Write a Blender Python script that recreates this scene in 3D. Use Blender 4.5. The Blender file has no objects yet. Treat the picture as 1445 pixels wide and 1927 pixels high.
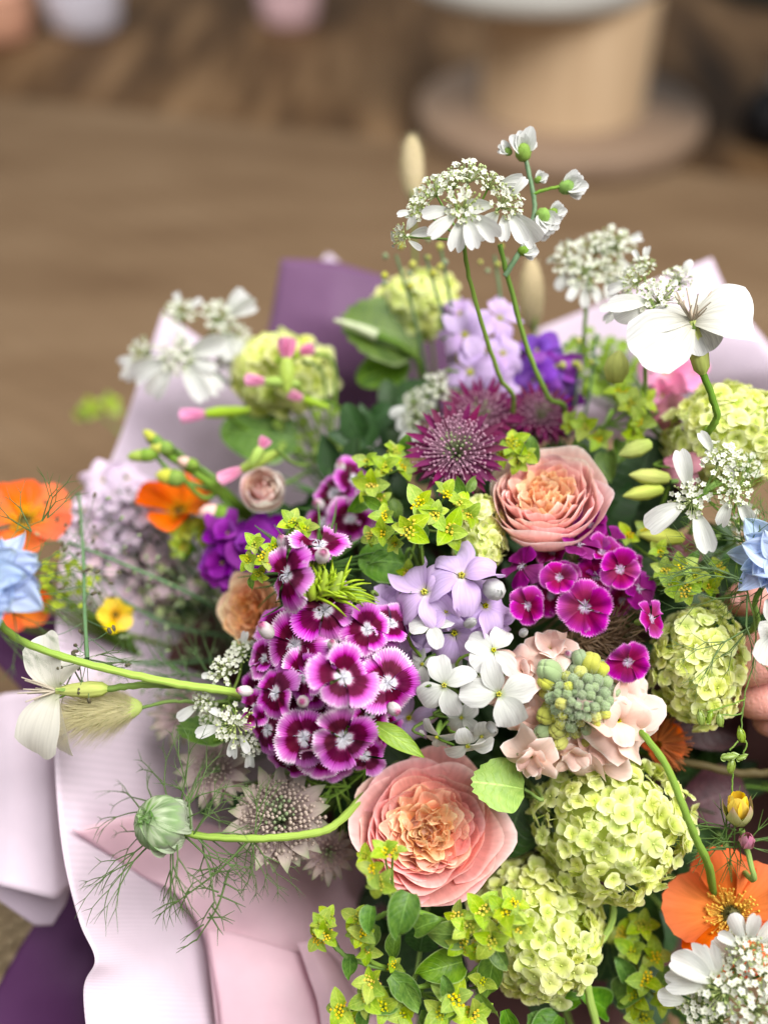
import bpy, math, random
import numpy as np
from mathutils import Vector, Matrix
SC = bpy.context.scene
COL = SC.collection
PI = math.pi
R = math.radians
# ------------------------------------------------------------------ camera
PITCH = R(43)
F = 1812.0                                  # focal length in photograph pixels (1445 x 1927)
CAM = Vector((0, 0, .65))
FWD = Vector((0, math.cos(PITCH), -math.sin(PITCH)))
RGT = Vector((1, 0, 0))
UPV = Vector((0, math.sin(PITCH), math.cos(PITCH)))
cd = bpy.data.cameras.new('camera'); cam = bpy.data.objects.new('camera', cd); COL.objects.link(cam)
cam.location = CAM; cam.rotation_euler = (PI / 2 - PITCH, 0, 0)
cd.sensor_fit = 'VERTICAL'; cd.sensor_height = 36; cd.sensor_width = 36
cd.lens = 36 * F / 1927
cd.clip_start = .01; cd.clip_end = 60
cd.dof.use_dof = True; cd.dof.focus_distance = .428; cd.dof.aperture_fstop = 2.0
SC.camera = cam
# ------------------------------------------------------------------ light
w = bpy.data.worlds.new('World'); SC.world = w; w.use_nodes = True
bg = w.node_tree.nodes['Background']
bg.inputs[0].default_value = (.93, .97, 1, 1); bg.inputs[1].default_value = .19
def area(name, loc, target, size, power, col):
    l = bpy.data.lights.new(name, 'AREA'); l.shape = 'RECTANGLE'; l.size, l.size_y = size
    l.energy = power; l.color = col
    o = bpy.data.objects.new(name, l); COL.objects.link(o); o.location = loc
    o.rotation_euler = (Vector(target) - Vector(loc)).to_track_quat('-Z', 'Y').to_euler()
    return o
area('window_light', (.75, .05, 1.75), (.05, .25, .3), (1.3, 1.2), 42, (1, .98, .95))
area('far_window_light', (-1.5, 1.0, 2.2), (0, 1.2, 0), (1.2, 1.2), 24, (1, .98, .95))
SC.view_settings.view_transform = 'Standard'; SC.view_settings.look = 'None'
SC.view_settings.exposure = .70; SC.view_settings.gamma = 1
SC.render.engine = 'CYCLES'
cy = SC.cycles
cy.use_denoising = True
cy.max_bounces = 7; cy.diffuse_bounces = 4; cy.glossy_bounces = 2; cy.transmission_bounces = 4; cy.transparent_max_bounces = 6
cy.sample_clamp_indirect = 4
cy.use_adaptive_sampling = True; cy.adaptive_threshold = .01

rng = random.Random(7)
nrg = np.random.default_rng(7)
# ------------------------------------------------------------------ places
def W(px, py, d):
    return CAM + FWD * d + RGT * ((px - 722.5) / F * d) + UPV * ((963.5 - py) / F * d)
def m(r, d=.43): return r * d / F
def ray(px, py): return (W(px, py, 1) - CAM).normalized()
def face(px, py, tx=0, ty=0, tz=1): return (RGT * tx + UPV * ty - ray(px, py) * tz).normalized()
def frame(pos, z, roll=0, up=None):
    z = z.normalized(); up = up or UPV
    if abs(z.dot(up)) > .97: up = -FWD if z.dot(up) > 0 else FWD
    x = up.cross(z).normalized(); y = z.cross(x)
    M = Matrix((x, y, z)).transposed().to_4x4(); M.translation = pos
    return M @ Matrix.Rotation(roll, 4, 'Z')
def T(x, y, z): return Matrix.Translation((x, y, z))
def Rx(a): return Matrix.Rotation(a, 4, 'X')
def Ry(a): return Matrix.Rotation(a, 4, 'Y')
def Rz(a): return Matrix.Rotation(a, 4, 'Z')
def Sc(s): return Matrix.Scale(s, 4)
BIND = W(870, 1330, .70)                    # where the stems are tied
# ------------------------------------------------------------------ objects
MW = {}
def link(o, parent, M):
    COL.objects.link(o)
    if parent is not None:
        o.parent = parent; o.matrix_basis = MW[parent.name].inverted() @ M
    else: o.matrix_basis = M
    MW[o.name] = M.copy()
    return o
def tag(o, label, cat, group=None, kind=None):
    if label: o['label'] = label
    if cat: o['category'] = cat
    if group: o['group'] = group
    if kind: o['kind'] = kind
    return o
def thing(name, label, cat, M, group=None):
    if isinstance(M, Vector): M = Matrix.Translation(M)
    o = bpy.data.objects.new(name, None); o.empty_display_size = .01
    link(o, None, M); return tag(o, label, cat, group)
def child(name, me, parent, M=None):
    return link(bpy.data.objects.new(name, me), parent, Matrix.Identity(4) if M is None else M)
# ------------------------------------------------------------------ meshes
class MB:
    def __init__(s): s.v = []; s.f = []; s.uv = []; s.mi = []; s.n = 0
    def add(s, V, faces, UV=None, mi=0, M=None):
        V = np.asarray(V, float)
        if M is not None:
            A = np.array(M); V = V @ A[:3, :3].T + A[:3, 3]
        s.v.append(V); s.uv.append(np.zeros((len(V), 2)) if UV is None else np.asarray(UV, float))
        F_ = np.asarray(faces, int) + s.n
        s.f.append(F_); s.mi.append(np.full(len(F_), mi)); s.n += len(V)
        return s
    def mesh(s, name, mats, smooth=True):
        me = bpy.data.meshes.new(name)
        V = np.concatenate(s.v); UV = np.concatenate(s.uv)
        loops = np.concatenate([f.ravel() for f in s.f]); sizes = np.concatenate([np.full(len(f), f.shape[1]) for f in s.f])
        me.vertices.add(len(V)); me.vertices.foreach_set('co', V.ravel().astype(np.float32))
        me.loops.add(len(loops)); me.loops.foreach_set('vertex_index', loops.astype(np.int32))
        me.polygons.add(len(sizes)); st = np.concatenate([[0], np.cumsum(sizes)[:-1]])
        me.polygons.foreach_set('loop_start', st.astype(np.int32))
        me.polygons.foreach_set('material_index', np.concatenate(s.mi).astype(np.int32))
        me.polygons.foreach_set('use_smooth', np.full(len(sizes), smooth))
        ul = me.uv_layers.new(name='UVMap'); ul.data.foreach_set('uv', UV[loops].ravel().astype(np.float32))
        for x in (mats if isinstance(mats, (list, tuple)) else [mats]): me.materials.append(x)
        me.update(calc_edges=True)
        return me
def gridf(nu, nv, wrap=False):
    i, j = np.meshgrid(np.arange(nu if wrap else nu - 1), np.arange(nv - 1), indexing='ij')
    i = i.ravel(); j = j.ravel(); i2 = (i + 1) % nu
    return np.stack([i * nv + j, i2 * nv + j, i2 * nv + j + 1, i * nv + j + 1], 1)
def suv(nu, nv):
    u, v = np.meshgrid(np.linspace(0, 1, nu), np.linspace(0, 1, nv), indexing='ij')
    return u.ravel(), v.ravel()
def petal(L, W_, base=.15, vm=.55, k=None, p=2.6, bend=(0, 0), cup=0., ruf=0., rf=5, jag=0., notch=0., pointed=False, pw=(.8, 1.), nu=9, nv=8, seed=0, twist=0., fold=0.):
    """a petal along +Y, its upper face +Z; L length, W_ half width."""
    g = np.random.default_rng(seed)
    u, v = suv(nu, nv); s = 2 * u - 1
    if pointed:
        wp = np.maximum(np.sin(PI * np.clip(v, 0, 1) ** pw[0]), 0) ** pw[1]; wp = np.maximum(wp, base * (1 - v) ** 2); wp = np.maximum(wp, .02)
        Ls = np.ones_like(s)
    else:
        wp = base + (1 - base) * np.sin(PI / 2 * np.clip(v / vm, 0, 1)) ** 1.2
        k = (1 - vm) if k is None else k
        Ls = 1 - k * np.abs(s) ** p
        if jag: Ls = Ls + jag * (((np.round(u * (nu - 1)).astype(int)) % 2) - .5) * (.6 + .8 * g.random(nu)[np.round(u * (nu - 1)).astype(int)])
        if notch: Ls = Ls - notch * np.exp(-(s / .22) ** 2)
    nn = 40
    t = np.linspace(0, 1, nn); th = bend[0] + (bend[1] - bend[0]) * t
    cy_ = np.concatenate([[0], np.cumsum(np.cos(th))[:-1]]) / nn; cz = np.concatenate([[0], np.cumsum(np.sin(th))[:-1]]) / nn
    tv = np.clip(v * Ls, 0, 1.15); ys = np.interp(tv, t, cy_) + np.maximum(tv - 1, 0) * np.cos(th[-1]); zs = np.interp(tv, t, cz) + np.maximum(tv - 1, 0) * np.sin(th[-1])
    thv = np.interp(tv, t, th)
    x = s * W_ * wp
    off = cup * W_ * s * s * wp + ruf * W_ * v ** 1.5 * np.sin(rf * s + g.random() * 6) * (.4 + .6 * np.abs(s)) + fold * W_ * np.abs(s) * wp
    off = off + twist * s * v * W_
    y = ys * L - np.sin(thv) * off; z = zs * L + np.cos(thv) * off
    return np.stack([x, y, z], 1), gridf(nu, nv), np.stack([u, v], 1)
def fan(r, span, k=.15, p=3., rise=.0, droop=0., jag=0., nu=25, nv=7, ruf=.0, rf=6, seed=0, claw=.0):
    """fan shaped petal (pinks, viburnum, geum) spreading from the centre."""
    g = np.random.default_rng(seed)
    u, v = suv(nu, nv); s = 2 * u - 1
    idx = np.round(u * (nu - 1)).astype(int)
    a = s * span * (.72 + .28 * v)
    Ls = 1 - k * np.abs(s) ** p + jag * ((idx % 2) - .5) * (.5 + g.random(nu)[idx])
    rr = (claw + (1 - claw) * v) * r * Ls
    z = r * (rise * v - droop * v * v + ruf * v * v * np.sin(rf * s + g.random() * 6) + .05 * s * s * v)
    return np.stack([rr * np.sin(a), rr * np.cos(a), z], 1), gridf(nu, nv), np.stack([u, v], 1)
def catm(pts, n=6):
    P = [Vector(p) for p in pts]
    if len(P) < 3: return [P[0].lerp(P[-1], i / (n * 2)) for i in range(n * 2 + 1)]
    P = [2 * P[0] - P[1]] + P + [2 * P[-1] - P[-2]]; out = []
    for i in range(1, len(P) - 2):
        a, b, c, d = P[i - 1:i + 3]
        for q in range(n):
            t = q / n
            out.append(.5 * ((2 * b) + (c - a) * t + (2 * a - 5 * b + 4 * c - d) * t * t + (3 * b - a - 3 * c + d) * t ** 3))
    out.append(P[-2]); return out
def tube(pts, r0, r1=None, n=7, cap=True):
    P = np.array([list(p) for p in pts]); r1 = r0 if r1 is None else r1
    k = len(P); rr = np.linspace(r0, r1, k)
    if k > 12: rr = rr * (1 + .09 * np.sin(np.arange(k) * 1.7 + P[0, 0] * 900) * np.sin(np.arange(k) * .45 + P[0, 1] * 700))
    tan = np.gradient(P, axis=0); tan /= np.maximum(np.linalg.norm(tan, axis=1, keepdims=True), 1e-9)
    a = np.array([.31, .87, .22]); x = np.cross(tan[0], a); x /= np.linalg.norm(x)
    V = []; ang = np.arange(n) * 2 * PI / n
    for i in range(k):
        x = x - tan[i] * x.dot(tan[i]); x /= max(np.linalg.norm(x), 1e-9); y = np.cross(tan[i], x)
        V.append(P[i] + rr[i] * (np.cos(ang)[:, None] * x + np.sin(ang)[:, None] * y))
    V = np.stack(V, 1).reshape(-1, 3)                    # index ang*k + i
    f = gridf(n, k, True); uv = np.stack([np.repeat(np.arange(n) / n, k), np.tile(np.linspace(0, 1, k), n)], 1)
    return V, f, uv
def ball(c, r, nu=8, nv=6):
    r = (r, r, r) if not isinstance(r, (tuple, list)) else r
    u, v = np.meshgrid(np.arange(nu) * 2 * PI / nu, np.linspace(.02, PI - .02, nv), indexing='ij'); u = u.ravel(); v = v.ravel()
    V = np.stack([r[0] * np.sin(v) * np.cos(u), r[1] * np.sin(v) * np.sin(u), r[2] * np.cos(v)], 1) + np.array(list(c))
    return V, gridf(nu, nv, True), np.stack([u / 2 / PI, 1 - v / PI], 1)
def lathe(prof, n=16, ribs=0, amp=0):
    """profile of (radius, height)."""
    k = len(prof); a = np.arange(n) * 2 * PI / n
    rm = 1 + amp * np.cos(ribs * a)
    pr = np.array(prof)
    V = np.stack([np.outer(rm * np.cos(a), pr[:, 0]).ravel(), np.outer(rm * np.sin(a), pr[:, 0]).ravel(), np.tile(pr[:, 1], n)], 1)
    return V, gridf(n, k, True), np.stack([np.repeat(np.arange(n) / n, k), np.tile(np.linspace(0, 1, k), n)], 1)
def one(geo, name, mat): return MB().add(*geo).mesh(name, mat)
def spline_grid(ctrl, nu=26, nv=26, lin=False):
    """smooth surface through a grid of control points."""
    rows = []
    catm = globals()['catm'] if not lin else (lambda p_, n: [Vector(p_[i]).lerp(Vector(p_[i + 1]), q / n) for i in range(len(p_) - 1) for q in range(n)] + [Vector(p_[-1])])
    for r_ in ctrl:
        c = catm(r_, 12); idx = np.linspace(0, len(c) - 1, nu)
        A = np.array([list(p) for p in c]); rows.append(np.stack([np.interp(idx, np.arange(len(A)), A[:, q]) for q in range(3)], 1))
    rows = np.array(rows); out = np.zeros((nu, nv, 3))
    for i in range(nu):
        c = catm([Vector(p) for p in rows[:, i]], 12); A = np.array([list(p) for p in c]); idx = np.linspace(0, len(A) - 1, nv)
        out[i] = np.stack([np.interp(idx, np.arange(len(A)), A[:, q]) for q in range(3)], 1)
    u, v = suv(nu, nv)
    return out.reshape(-1, 3), gridf(nu, nv), np.stack([u, v], 1)
# ------------------------------------------------------------------ materials
class NT:
    def __init__(s, name):
        s.mat = bpy.data.materials.new(name); s.mat.use_nodes = True; s.t = s.mat.node_tree; s.t.nodes.clear()
        s.out = s.n('ShaderNodeOutputMaterial')
    def n(s, typ, **kw):
        x = s.t.nodes.new(typ)
        for k, v in kw.items(): setattr(x, k, v)
        return x
    def l(s, a, b): s.t.links.new(a, b)
    def val(s, sock, v):
        if hasattr(v, 'links'): s.l(v, sock)
        else: sock.default_value = v
    def math(s, op, a, b=0., c=0.):
        x = s.n('ShaderNodeMath', operation=op); s.val(x.inputs[0], a); s.val(x.inputs[1], b); s.val(x.inputs[2], c); return x.outputs[0]
    def mix(s, f, a, b, blend='MIX'):
        x = s.n('ShaderNodeMix', data_type='RGBA', blend_type=blend); s.val(x.inputs[0], f)
        for q, c in ((6, a), (7, b)): s.val(x.inputs[q], c if hasattr(c, 'links') else tuple(c) + (1,))
        return x.outputs[2]
    def ramp(s, f, stops):
        x = s.n('ShaderNodeValToRGB'); cr = x.color_ramp
        while len(cr.elements) < len(stops): cr.elements.new(.5)
        for e, (p, c) in zip(cr.elements, sorted(stops)): e.position = p; e.color = tuple(c) + (1,)
        s.l(f, x.inputs[0]); return x.outputs[0]
    def noise(s, vec, scale, detail=2., rough=.5, dim='3D'):
        x = s.n('ShaderNodeTexNoise', noise_dimensions=dim); s.l(vec, x.inputs['Vector']); x.inputs['Scale'].default_value = scale
        x.inputs['Detail'].default_value = detail; x.inputs['Roughness'].default_value = rough; return x.outputs[0]
    def uv(s, su=1., sv=1., rand=True):
        a = s.n('ShaderNodeTexCoord'); sp = s.n('ShaderNodeSeparateXYZ'); s.l(a.outputs['UV'], sp.inputs[0])
        c = s.n('ShaderNodeCombineXYZ'); s.l(s.math('MULTIPLY', sp.outputs[0], su), c.inputs[0]); s.l(s.math('MULTIPLY', sp.outputs[1], sv), c.inputs[1])
        if rand:
            oi = s.n('ShaderNodeObjectInfo'); s.l(s.math('MULTIPLY', oi.outputs['Random'], 37.), c.inputs[2])
        return c.outputs[0], sp.outputs[0], sp.outputs[1]
    def vary(s, col, hue=.02, val=.2, sat=.1):
        oi = s.n('ShaderNodeObjectInfo'); h = s.n('ShaderNodeHueSaturation')
        r_ = oi.outputs['Random']
        s.l(s.math('MULTIPLY_ADD', r_, hue, .5 - hue / 2), h.inputs['Hue'])
        r2 = s.math('FRACT', s.math('MULTIPLY', r_, 17.3)); s.l(s.math('MULTIPLY_ADD', r2, val, 1 - val / 2), h.inputs['Value'])
        r3 = s.math('FRACT', s.math('MULTIPLY', r_, 41.7)); s.l(s.math('MULTIPLY_ADD', r3, sat * 2, 1 - sat), h.inputs['Saturation'])
        s.l(col, h.inputs['Color']); return h.outputs[0]
    def finish(s, col, rough=.5, transl=0., bump=None, bstr=.2, bdist=.001, spec=.3, sheen=0.):
        b = s.n('ShaderNodeBsdfPrincipled'); s.val(b.inputs['Base Color'], col if hasattr(col, 'links') else tuple(col) + (1,))
        s.val(b.inputs['Roughness'], rough); b.inputs['Specular IOR Level'].default_value = spec
        if sheen: b.inputs['Sheen Weight'].default_value = sheen
        if bump is not None:
            bn = s.n('ShaderNodeBump'); bn.inputs['Strength'].default_value = bstr; bn.inputs['Distance'].default_value = bdist
            s.l(bump, bn.inputs['Height']); s.l(bn.outputs[0], b.inputs['Normal'])
        o = b.outputs[0]
        if transl:
            t = s.n('ShaderNodeBsdfTranslucent'); s.val(t.inputs['Color'], col if hasattr(col, 'links') else tuple(col) + (1,))
            mx = s.n('ShaderNodeMixShader'); mx.inputs[0].default_value = transl; s.l(o, mx.inputs[1]); s.l(t.outputs[0], mx.inputs[2]); o = mx.outputs[0]
        s.l(o, s.out.inputs[0]); return s.mat
def petal_mat(name, stops, amp=.1, vein=.15, transl=.3, rough=.5, su=26, hue=.015, val=.18, objcol=False, bstr=.25, vfreq=2., shift=0.):
    N = NT(name); vec, u, v = N.uv(su, vfreq)
    st = N.noise(vec, 1., 2.)
    oi0 = N.n('ShaderNodeObjectInfo'); sh = N.math('MULTIPLY', N.math('SUBTRACT', oi0.outputs['Random'], .5), shift)
    vv = N.math('ADD', N.math('ADD', v, sh), N.math('MULTIPLY', N.math('SUBTRACT', st, .5), amp))
    c = N.ramp(vv, stops)
    if vein: c = N.mix(vein, c, N.ramp(st, [(.3, (.45, .45, .45)), (.62, (1, 1, 1))]), 'MULTIPLY')
    if objcol:
        oi = N.n('ShaderNodeObjectInfo'); c = N.mix(1., c, oi.outputs['Color'], 'MULTIPLY')
    c = N.vary(c, hue, val)
    return N.finish(c, rough + .12, transl, st, bstr, .0006, .09)
def leaf_mat(name, c1, c2, rough=.45, transl=.25, ribs=7., rim=None):
    N = NT(name); vec, u, v = N.uv(5, 5)
    s = N.math('ABSOLUTE', N.math('SUBTRACT', u, .5))
    mid = N.math('LESS_THAN', s, .018)
    wv = N.math('SINE', N.math('MULTIPLY', N.math('SUBTRACT', v, N.math('MULTIPLY', s, .7)), ribs * 2 * PI))
    line = N.math('POWER', N.math('MAXIMUM', wv, 0.), 14.)
    nz = N.noise(vec, 1.2, 4.)
    c = N.mix(N.ramp(nz, [(.3, (0, 0, 0)), (.7, (1, 1, 1))]), c1, c2)
    c = N.mix(N.math('MULTIPLY', N.math('MAXIMUM', mid, N.math('MULTIPLY', line, .35)), .55), c, tuple(min(1, q * 1.6 + .05) for q in c2))
    if rim: c = N.mix(N.math('MULTIPLY', N.math('GREATER_THAN', s, .465), .7), c, rim)
    c = N.vary(c, .03, .4)
    h = N.math('ADD', N.math('MULTIPLY', line, -.5), N.math('MULTIPLY', nz, .8))
    return N.finish(c, rough, transl, h, .35, .001, .4)
def plain(name, c, rough=.5, transl=0., var=.15, nscale=300., namp=.35, spec=.3, sheen=0., bstr=.15, hue=.015):
    N = NT(name); tc = N.n('ShaderNodeTexCoord')
    nz = N.noise(tc.outputs['Object'], nscale, 3.)
    col = N.mix(namp, c, N.ramp(nz, [(.25, (.45, .45, .45)), (.7, (1.1, 1.1, 1.1))]), 'MULTIPLY')
    col = N.vary(col, hue, var)
    return N.finish(col, rough, transl, nz, bstr, .0008, spec, sheen)
LIME = petal_mat('lime_petal', [(0, (.58, .68, .13)), (.3, (.77, .83, .25)), (.8, (.88, .91, .44)), (1, (.92, .94, .56))], .15, .07, .42, .5, 12, .02, .2)
LIMEDIM = petal_mat('lime_petal_green', [(0, (.38, .5, .07)), (.4, (.58, .7, .18)), (1, (.72, .8, .3))], .15, .1, .35, .5, 12, .02, .2)
WHITE = petal_mat('white_petal', [(0, (.48, .56, .28)), (.16, (.66, .68, .62)), (1, (.74, .74, .73))], .08, .36, .34, .45, 16, .005, .06)
WSATIN = petal_mat('white_satin_petal', [(0, (.46, .44, .34)), (.22, (.56, .55, .48)), (.6, (.64, .64, .61)), (1, (.70, .70, .69))], .12, .5, .16, .5, 26, .005, .05)
CREAM = petal_mat('cream_petal', [(0, (.42, .44, .25)), (.25, (.80, .78, .68)), (1, (.88, .86, .78))], .08, .16, .28, .45, 22, .01, .1)
LILAC = petal_mat('lilac_petal', [(0, (.74, .66, .60)), (.18, (.64, .46, .78)), (1, (.72, .55, .84))], .14, .3, .3, .5, 18, .02, .12)
VIOLET = petal_mat('violet_petal', [(0, (.5, .3, .6)), (.3, (.26, .06, .45)), (1, (.36, .12, .62))], .2, .2, .3, .5, 18, .06, .3)
PURPLE = petal_mat('purple_petal', [(0, (.2, .02, .25)), (.5, (.17, .01, .22)), (1, (.26, .03, .34))], .2, .2, .25, .5, 14, .03, .3)
BLUSH = petal_mat('blush_petal', [(0, (.84, .70, .48)), (.3, (.93, .66, .56)), (.86, (.93, .66, .58)), (1, (.97, .86, .80))], .12, .12, .3, .5, 16, .02, .14)
ROSEM = petal_mat('rose_petal', [(0, (1, .72, .5)), (.5, (.98, .90, .88)), (.86, (1, .99, .99)), (.95, (1.08, 1.2, 1.2)), (1, (1.12, 1.4, 1.4))], .08, .24, .32, .5, 24, .012, .14, True)  # naturally pale rims, lightened further to paint the light they catch
BICOL = petal_mat('bicolor_pink_petal', [(0, (.72, .74, .78)), (.20, (.80, .74, .82)), (.27, (.25, .03, .12)), (.35, (.075, .0, .02)), (.64, (.12, .0, .035)), (.70, (.40, .03, .30)), (.80, (.58, .10, .52)), (.93, (.68, .24, .63)), (.975, (.78, .44, .74)), (1, (.85, .62, .82))], .24, .3, .2, .5, 46, .03, .25, vfreq=1.2, shift=.13)
BICOLD = petal_mat('bicolor_pink_petal_back', [(0, (.6, .68, .4)), (.5, (.82, .72, .78)), (1, (.88, .78, .86))], .15, .13, .22, .5, 46, .015, .14)
MAGEN = petal_mat('magenta_petal', [(0, (.62, .45, .62)), (.16, (.6, .3, .55)), (.24, (.22, .0, .05)), (.55, (.26, .001, .08)), (.74, (.34, .003, .20)), (.92, (.48, .012, .38)), (.97, (.64, .16, .54)), (1, (.76, .38, .68))], .16, .2, .25, .5, 40, .02, .2, vfreq=1.2)
MAGDK = petal_mat('dark_magenta_petal', [(0, (.4, .25, .4)), (.2, (.2, .01, .12)), (.8, (.20, .004, .15)), (1, (.36, .04, .3))], .16, .2, .25, .5, 40, .02, .2, vfreq=1.2)
BURG = petal_mat('burgundy_bract', [(0, (.36, .24, .2)), (.2, (.11, .012, .055)), (1, (.17, .020, .085))], .2, .35, .25, .5, 10, .03, .25)
PALEB = petal_mat('pale_mauve_bract', [(0, (.42, .26, .29)), (.45, (.52, .38, .39)), (.8, (.50, .42, .36)), (1, (.24, .30, .14))], .14, .3, .3, .5, 9, .02, .2)
ORANGE = petal_mat('orange_petal', [(0, (.86, .36, .02)), (.3, (.90, .22, .02)), (1, (.90, .19, .06))], .2, .35, .32, .5, 14, .02, .12)
YELLOWP = petal_mat('yellow_petal', [(0, (.8, .5, .02)), (1, (.88, .66, .04))], .2, .2, .3, .5, 10, .02, .12)
BLUE = petal_mat('pale_blue_petal', [(0, (.62, .68, .7)), (.3, (.58, .69, .90)), (.85, (.50, .62, .88)), (1, (.58, .68, .72))], .2, .5, .35, .5, 12, .02, .14)
PINKP = petal_mat('pink_petal', [(0, (.85, .5, .6)), (.4, (.82, .30, .52)), (1, (.85, .38, .6))], .15, .15, .3, .5, 12, .03, .15)
DUSKY = petal_mat('dusky_pink_petal', [(0, (.6, .3, .35)), (1, (.55, .2, .3))], .15, .15, .3, .5, 12, .03, .15)
BUPB = leaf_mat('lime_green_bract', (.26, .43, .025), (.46, .58, .055), .45, .38, 5, (.52, .62, .2))
LEAFSH = leaf_mat('shade_darkened_leaf', (.018, .052, .011), (.036, .095, .019))  # leaf green darkened to paint in the shade deep between blooms
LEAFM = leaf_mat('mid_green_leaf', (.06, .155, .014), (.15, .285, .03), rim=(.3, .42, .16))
LEAFL = leaf_mat('lime_leaf', (.22, .40, .03), (.34, .52, .06), .4, .35, 6)
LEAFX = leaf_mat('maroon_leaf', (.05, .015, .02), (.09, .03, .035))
NIGP = petal_mat('striped_green_petal', [(0, (.55, .66, .42)), (.35, (.62, .70, .52)), (.62, (.30, .48, .20)), (.8, (.55, .66, .42)), (1, (.12, .28, .04))], .75, .95, .2, .5, 22, .02, .25)
STEM = petal_mat('green_stem', [(0, (.13, .24, .04)), (.5, (.21, .33, .065)), (1, (.16, .28, .05))], .5, .5, 0, .5, 8, .02, .25, bstr=.5)
STEMY = petal_mat('yellow_green_stem', [(0, (.24, .40, .05)), (.5, (.38, .55, .08)), (1, (.30, .46, .06))], .5, .55, 0, .45, 9, .01, .1, bstr=.5)
STEMD = plain('dark_green_stem', (.07, .15, .035), .45, 0, .3)
STEMB = plain('blue_green_stem', (.12, .22, .10), .45, 0, .2)
THREAD = plain('thread_green', (.085, .15, .04), .45, 0, .3)
THREADR = plain('bronze_thread', (.15, .10, .055), .5, 0, .3)
CALYX = petal_mat('ribbed_calyx', [(0, (.40, .52, .08)), (.5, (.60, .66, .16)), (1, (.56, .64, .18))], .1, .5, .15, .45, 10, .02, .1)
YEL = plain('yellow_pollen', (.85, .62, .02), .6, 0, .2)
YELG = plain('yellow_green_floret', (.68, .66, .04), .5, .2, .25)
GOLD = plain('golden_anther', (.78, .42, .015), .6, 0, .2)
DKCEN = plain('dark_olive_centre', (.10, .09, .015), .6)
WTINY = plain('tiny_white_floret', (.70, .71, .60), .5, .2, .1, 600)
GTINY = plain('tiny_green_floret', (.50, .60, .25), .5, .2, .2, 600)
PIN = plain('mauve_pin', (.56, .32, .42), .5, .2, .2)
PINP = plain('beige_pin', (.60, .47, .40), .5, .2, .2)
PING = plain('green_pin', (.32, .40, .20), .5, .2, .2)
BUDG = plain('downy_green_bud', (.30, .40, .20), .75, .1, .35, 500, .4, .2, .35)
BUDY = plain('downy_yellow_bud', (.56, .58, .10), .7, .15, .3, 500, .3, .2, .25)
BUDW = petal_mat('white_bud', [(0, (.35, .5, .12)), (.3, (.72, .7, .62)), (.7, (.8, .74, .74)), (1, (.6, .12, .32))], .5, .4, .2, .5, 10)
HAIR = plain('beige_hair', (.74, .68, .44), .6, .4, .1)
HAIRC = plain('green_seed_core', (.50, .60, .18), .7)
TAN = plain('dry_tan_head', (.52, .42, .26), .8, .1, .1, 900, .5)
SEED = plain('dark_seed_head', (.10, .085, .045), .6, 0, .5)
SEEDG = plain('shiny_green_pod', (.24, .34, .05), .25, .15, .3, 700, .6, .6)
CORE = plain('core_green', (.55, .62, .16), .7)
# ------------------------------------------------------------------ the setting
def box_geo(x0, x1, y0, y1, z0, z1):
    V = [(x, y, z) for z in (z0, z1) for y in (y0, y1) for x in (x0, x1)]
    return V, [(0, 2, 3, 1), (4, 5, 7, 6), (0, 1, 5, 4), (2, 6, 7, 3), (0, 4, 6, 2), (1, 3, 7, 5)]
def mat_floor():
    N = NT('dark_wood_floor'); tc = N.n('ShaderNodeTexCoord'); mp = N.n('ShaderNodeMapping'); N.l(tc.outputs['Object'], mp.inputs[0])
    mp.inputs['Rotation'].default_value = (0, 0, R(52)); mp.inputs['Scale'].default_value = (9, 1.4, 1)
    nz = N.noise(mp.outputs[0], 1.2, 3., .6)
    c = N.ramp(nz, [(.32, (.035, .018, .008)), (.5, (.125, .068, .030)), (.68, (.25, .15, .075))])
    return N.finish(c, .6, 0, nz, .2, .003, .15)
def mat_rug():
    N = NT('woven_jute'); tc = N.n('ShaderNodeTexCoord'); mp = N.n('ShaderNodeMapping'); N.l(tc.outputs['Object'], mp.inputs[0])
    mp.inputs['Rotation'].default_value = (0, 0, R(38))
    wx = N.n('ShaderNodeTexWave', wave_type='BANDS', bands_direction='X'); N.l(mp.outputs[0], wx.inputs[0]); wx.inputs['Scale'].default_value = 28; wx.inputs['Distortion'].default_value = 1.5
    wy = N.n('ShaderNodeTexWave', wave_type='BANDS', bands_direction='Y'); N.l(mp.outputs[0], wy.inputs[0]); wy.inputs['Scale'].default_value = 9; wy.inputs['Distortion'].default_value = 3
    mp2 = N.n('ShaderNodeMapping'); N.l(tc.outputs['Object'], mp2.inputs[0]); mp2.inputs['Rotation'].default_value = (0, 0, R(-32)); mp2.inputs['Scale'].default_value = (1, 3.2, 1)
    nz = N.noise(mp2.outputs[0], 2.6, 5., .6)
    h = N.math('ADD', wx.outputs[1], N.math('MULTIPLY', wy.outputs[1], .5))
    c = N.ramp(nz, [(.3, (.145, .087, .046)), (.5, (.19, .120, .066)), (.7, (.235, .155, .090))])
    c = N.mix(.5, c, N.ramp(h, [(.1, (.55, .55, .55)), (1., (1, 1, 1))]), 'MULTIPLY')
    return N.finish(c, .85, 0, h, .5, .004, .15)
fl = child('floor', one((*box_geo(-4, 4, -1.5, 7, -.05, 0), None), 'floor', mat_floor()), None); tag(fl, 'dark brown wooden floor', None, None, 'structure')
fl.data.polygons.foreach_set('use_smooth', [False] * 6)
RUGM = mat_rug()
rug = thing('rug', 'large brown woven jute rug under the bouquet', 'rug', Vector((0, 0, .004)))
far = lambda x: 1.78 - .27 * (x + .7)
rv = [(-3, -1), (3, -1), (3, far(3)), (-3, far(-3))]
mb = MB(); mb.add([(x, y, z) for z in (.004, .013) for x, y in rv], [(4, 5, 6, 7), (0, 1, 5, 4), (1, 2, 6, 5), (2, 3, 7, 6), (3, 0, 4, 7)])
child('woven_mat', mb.mesh('woven_mat', RUGM, False), rug)
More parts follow.
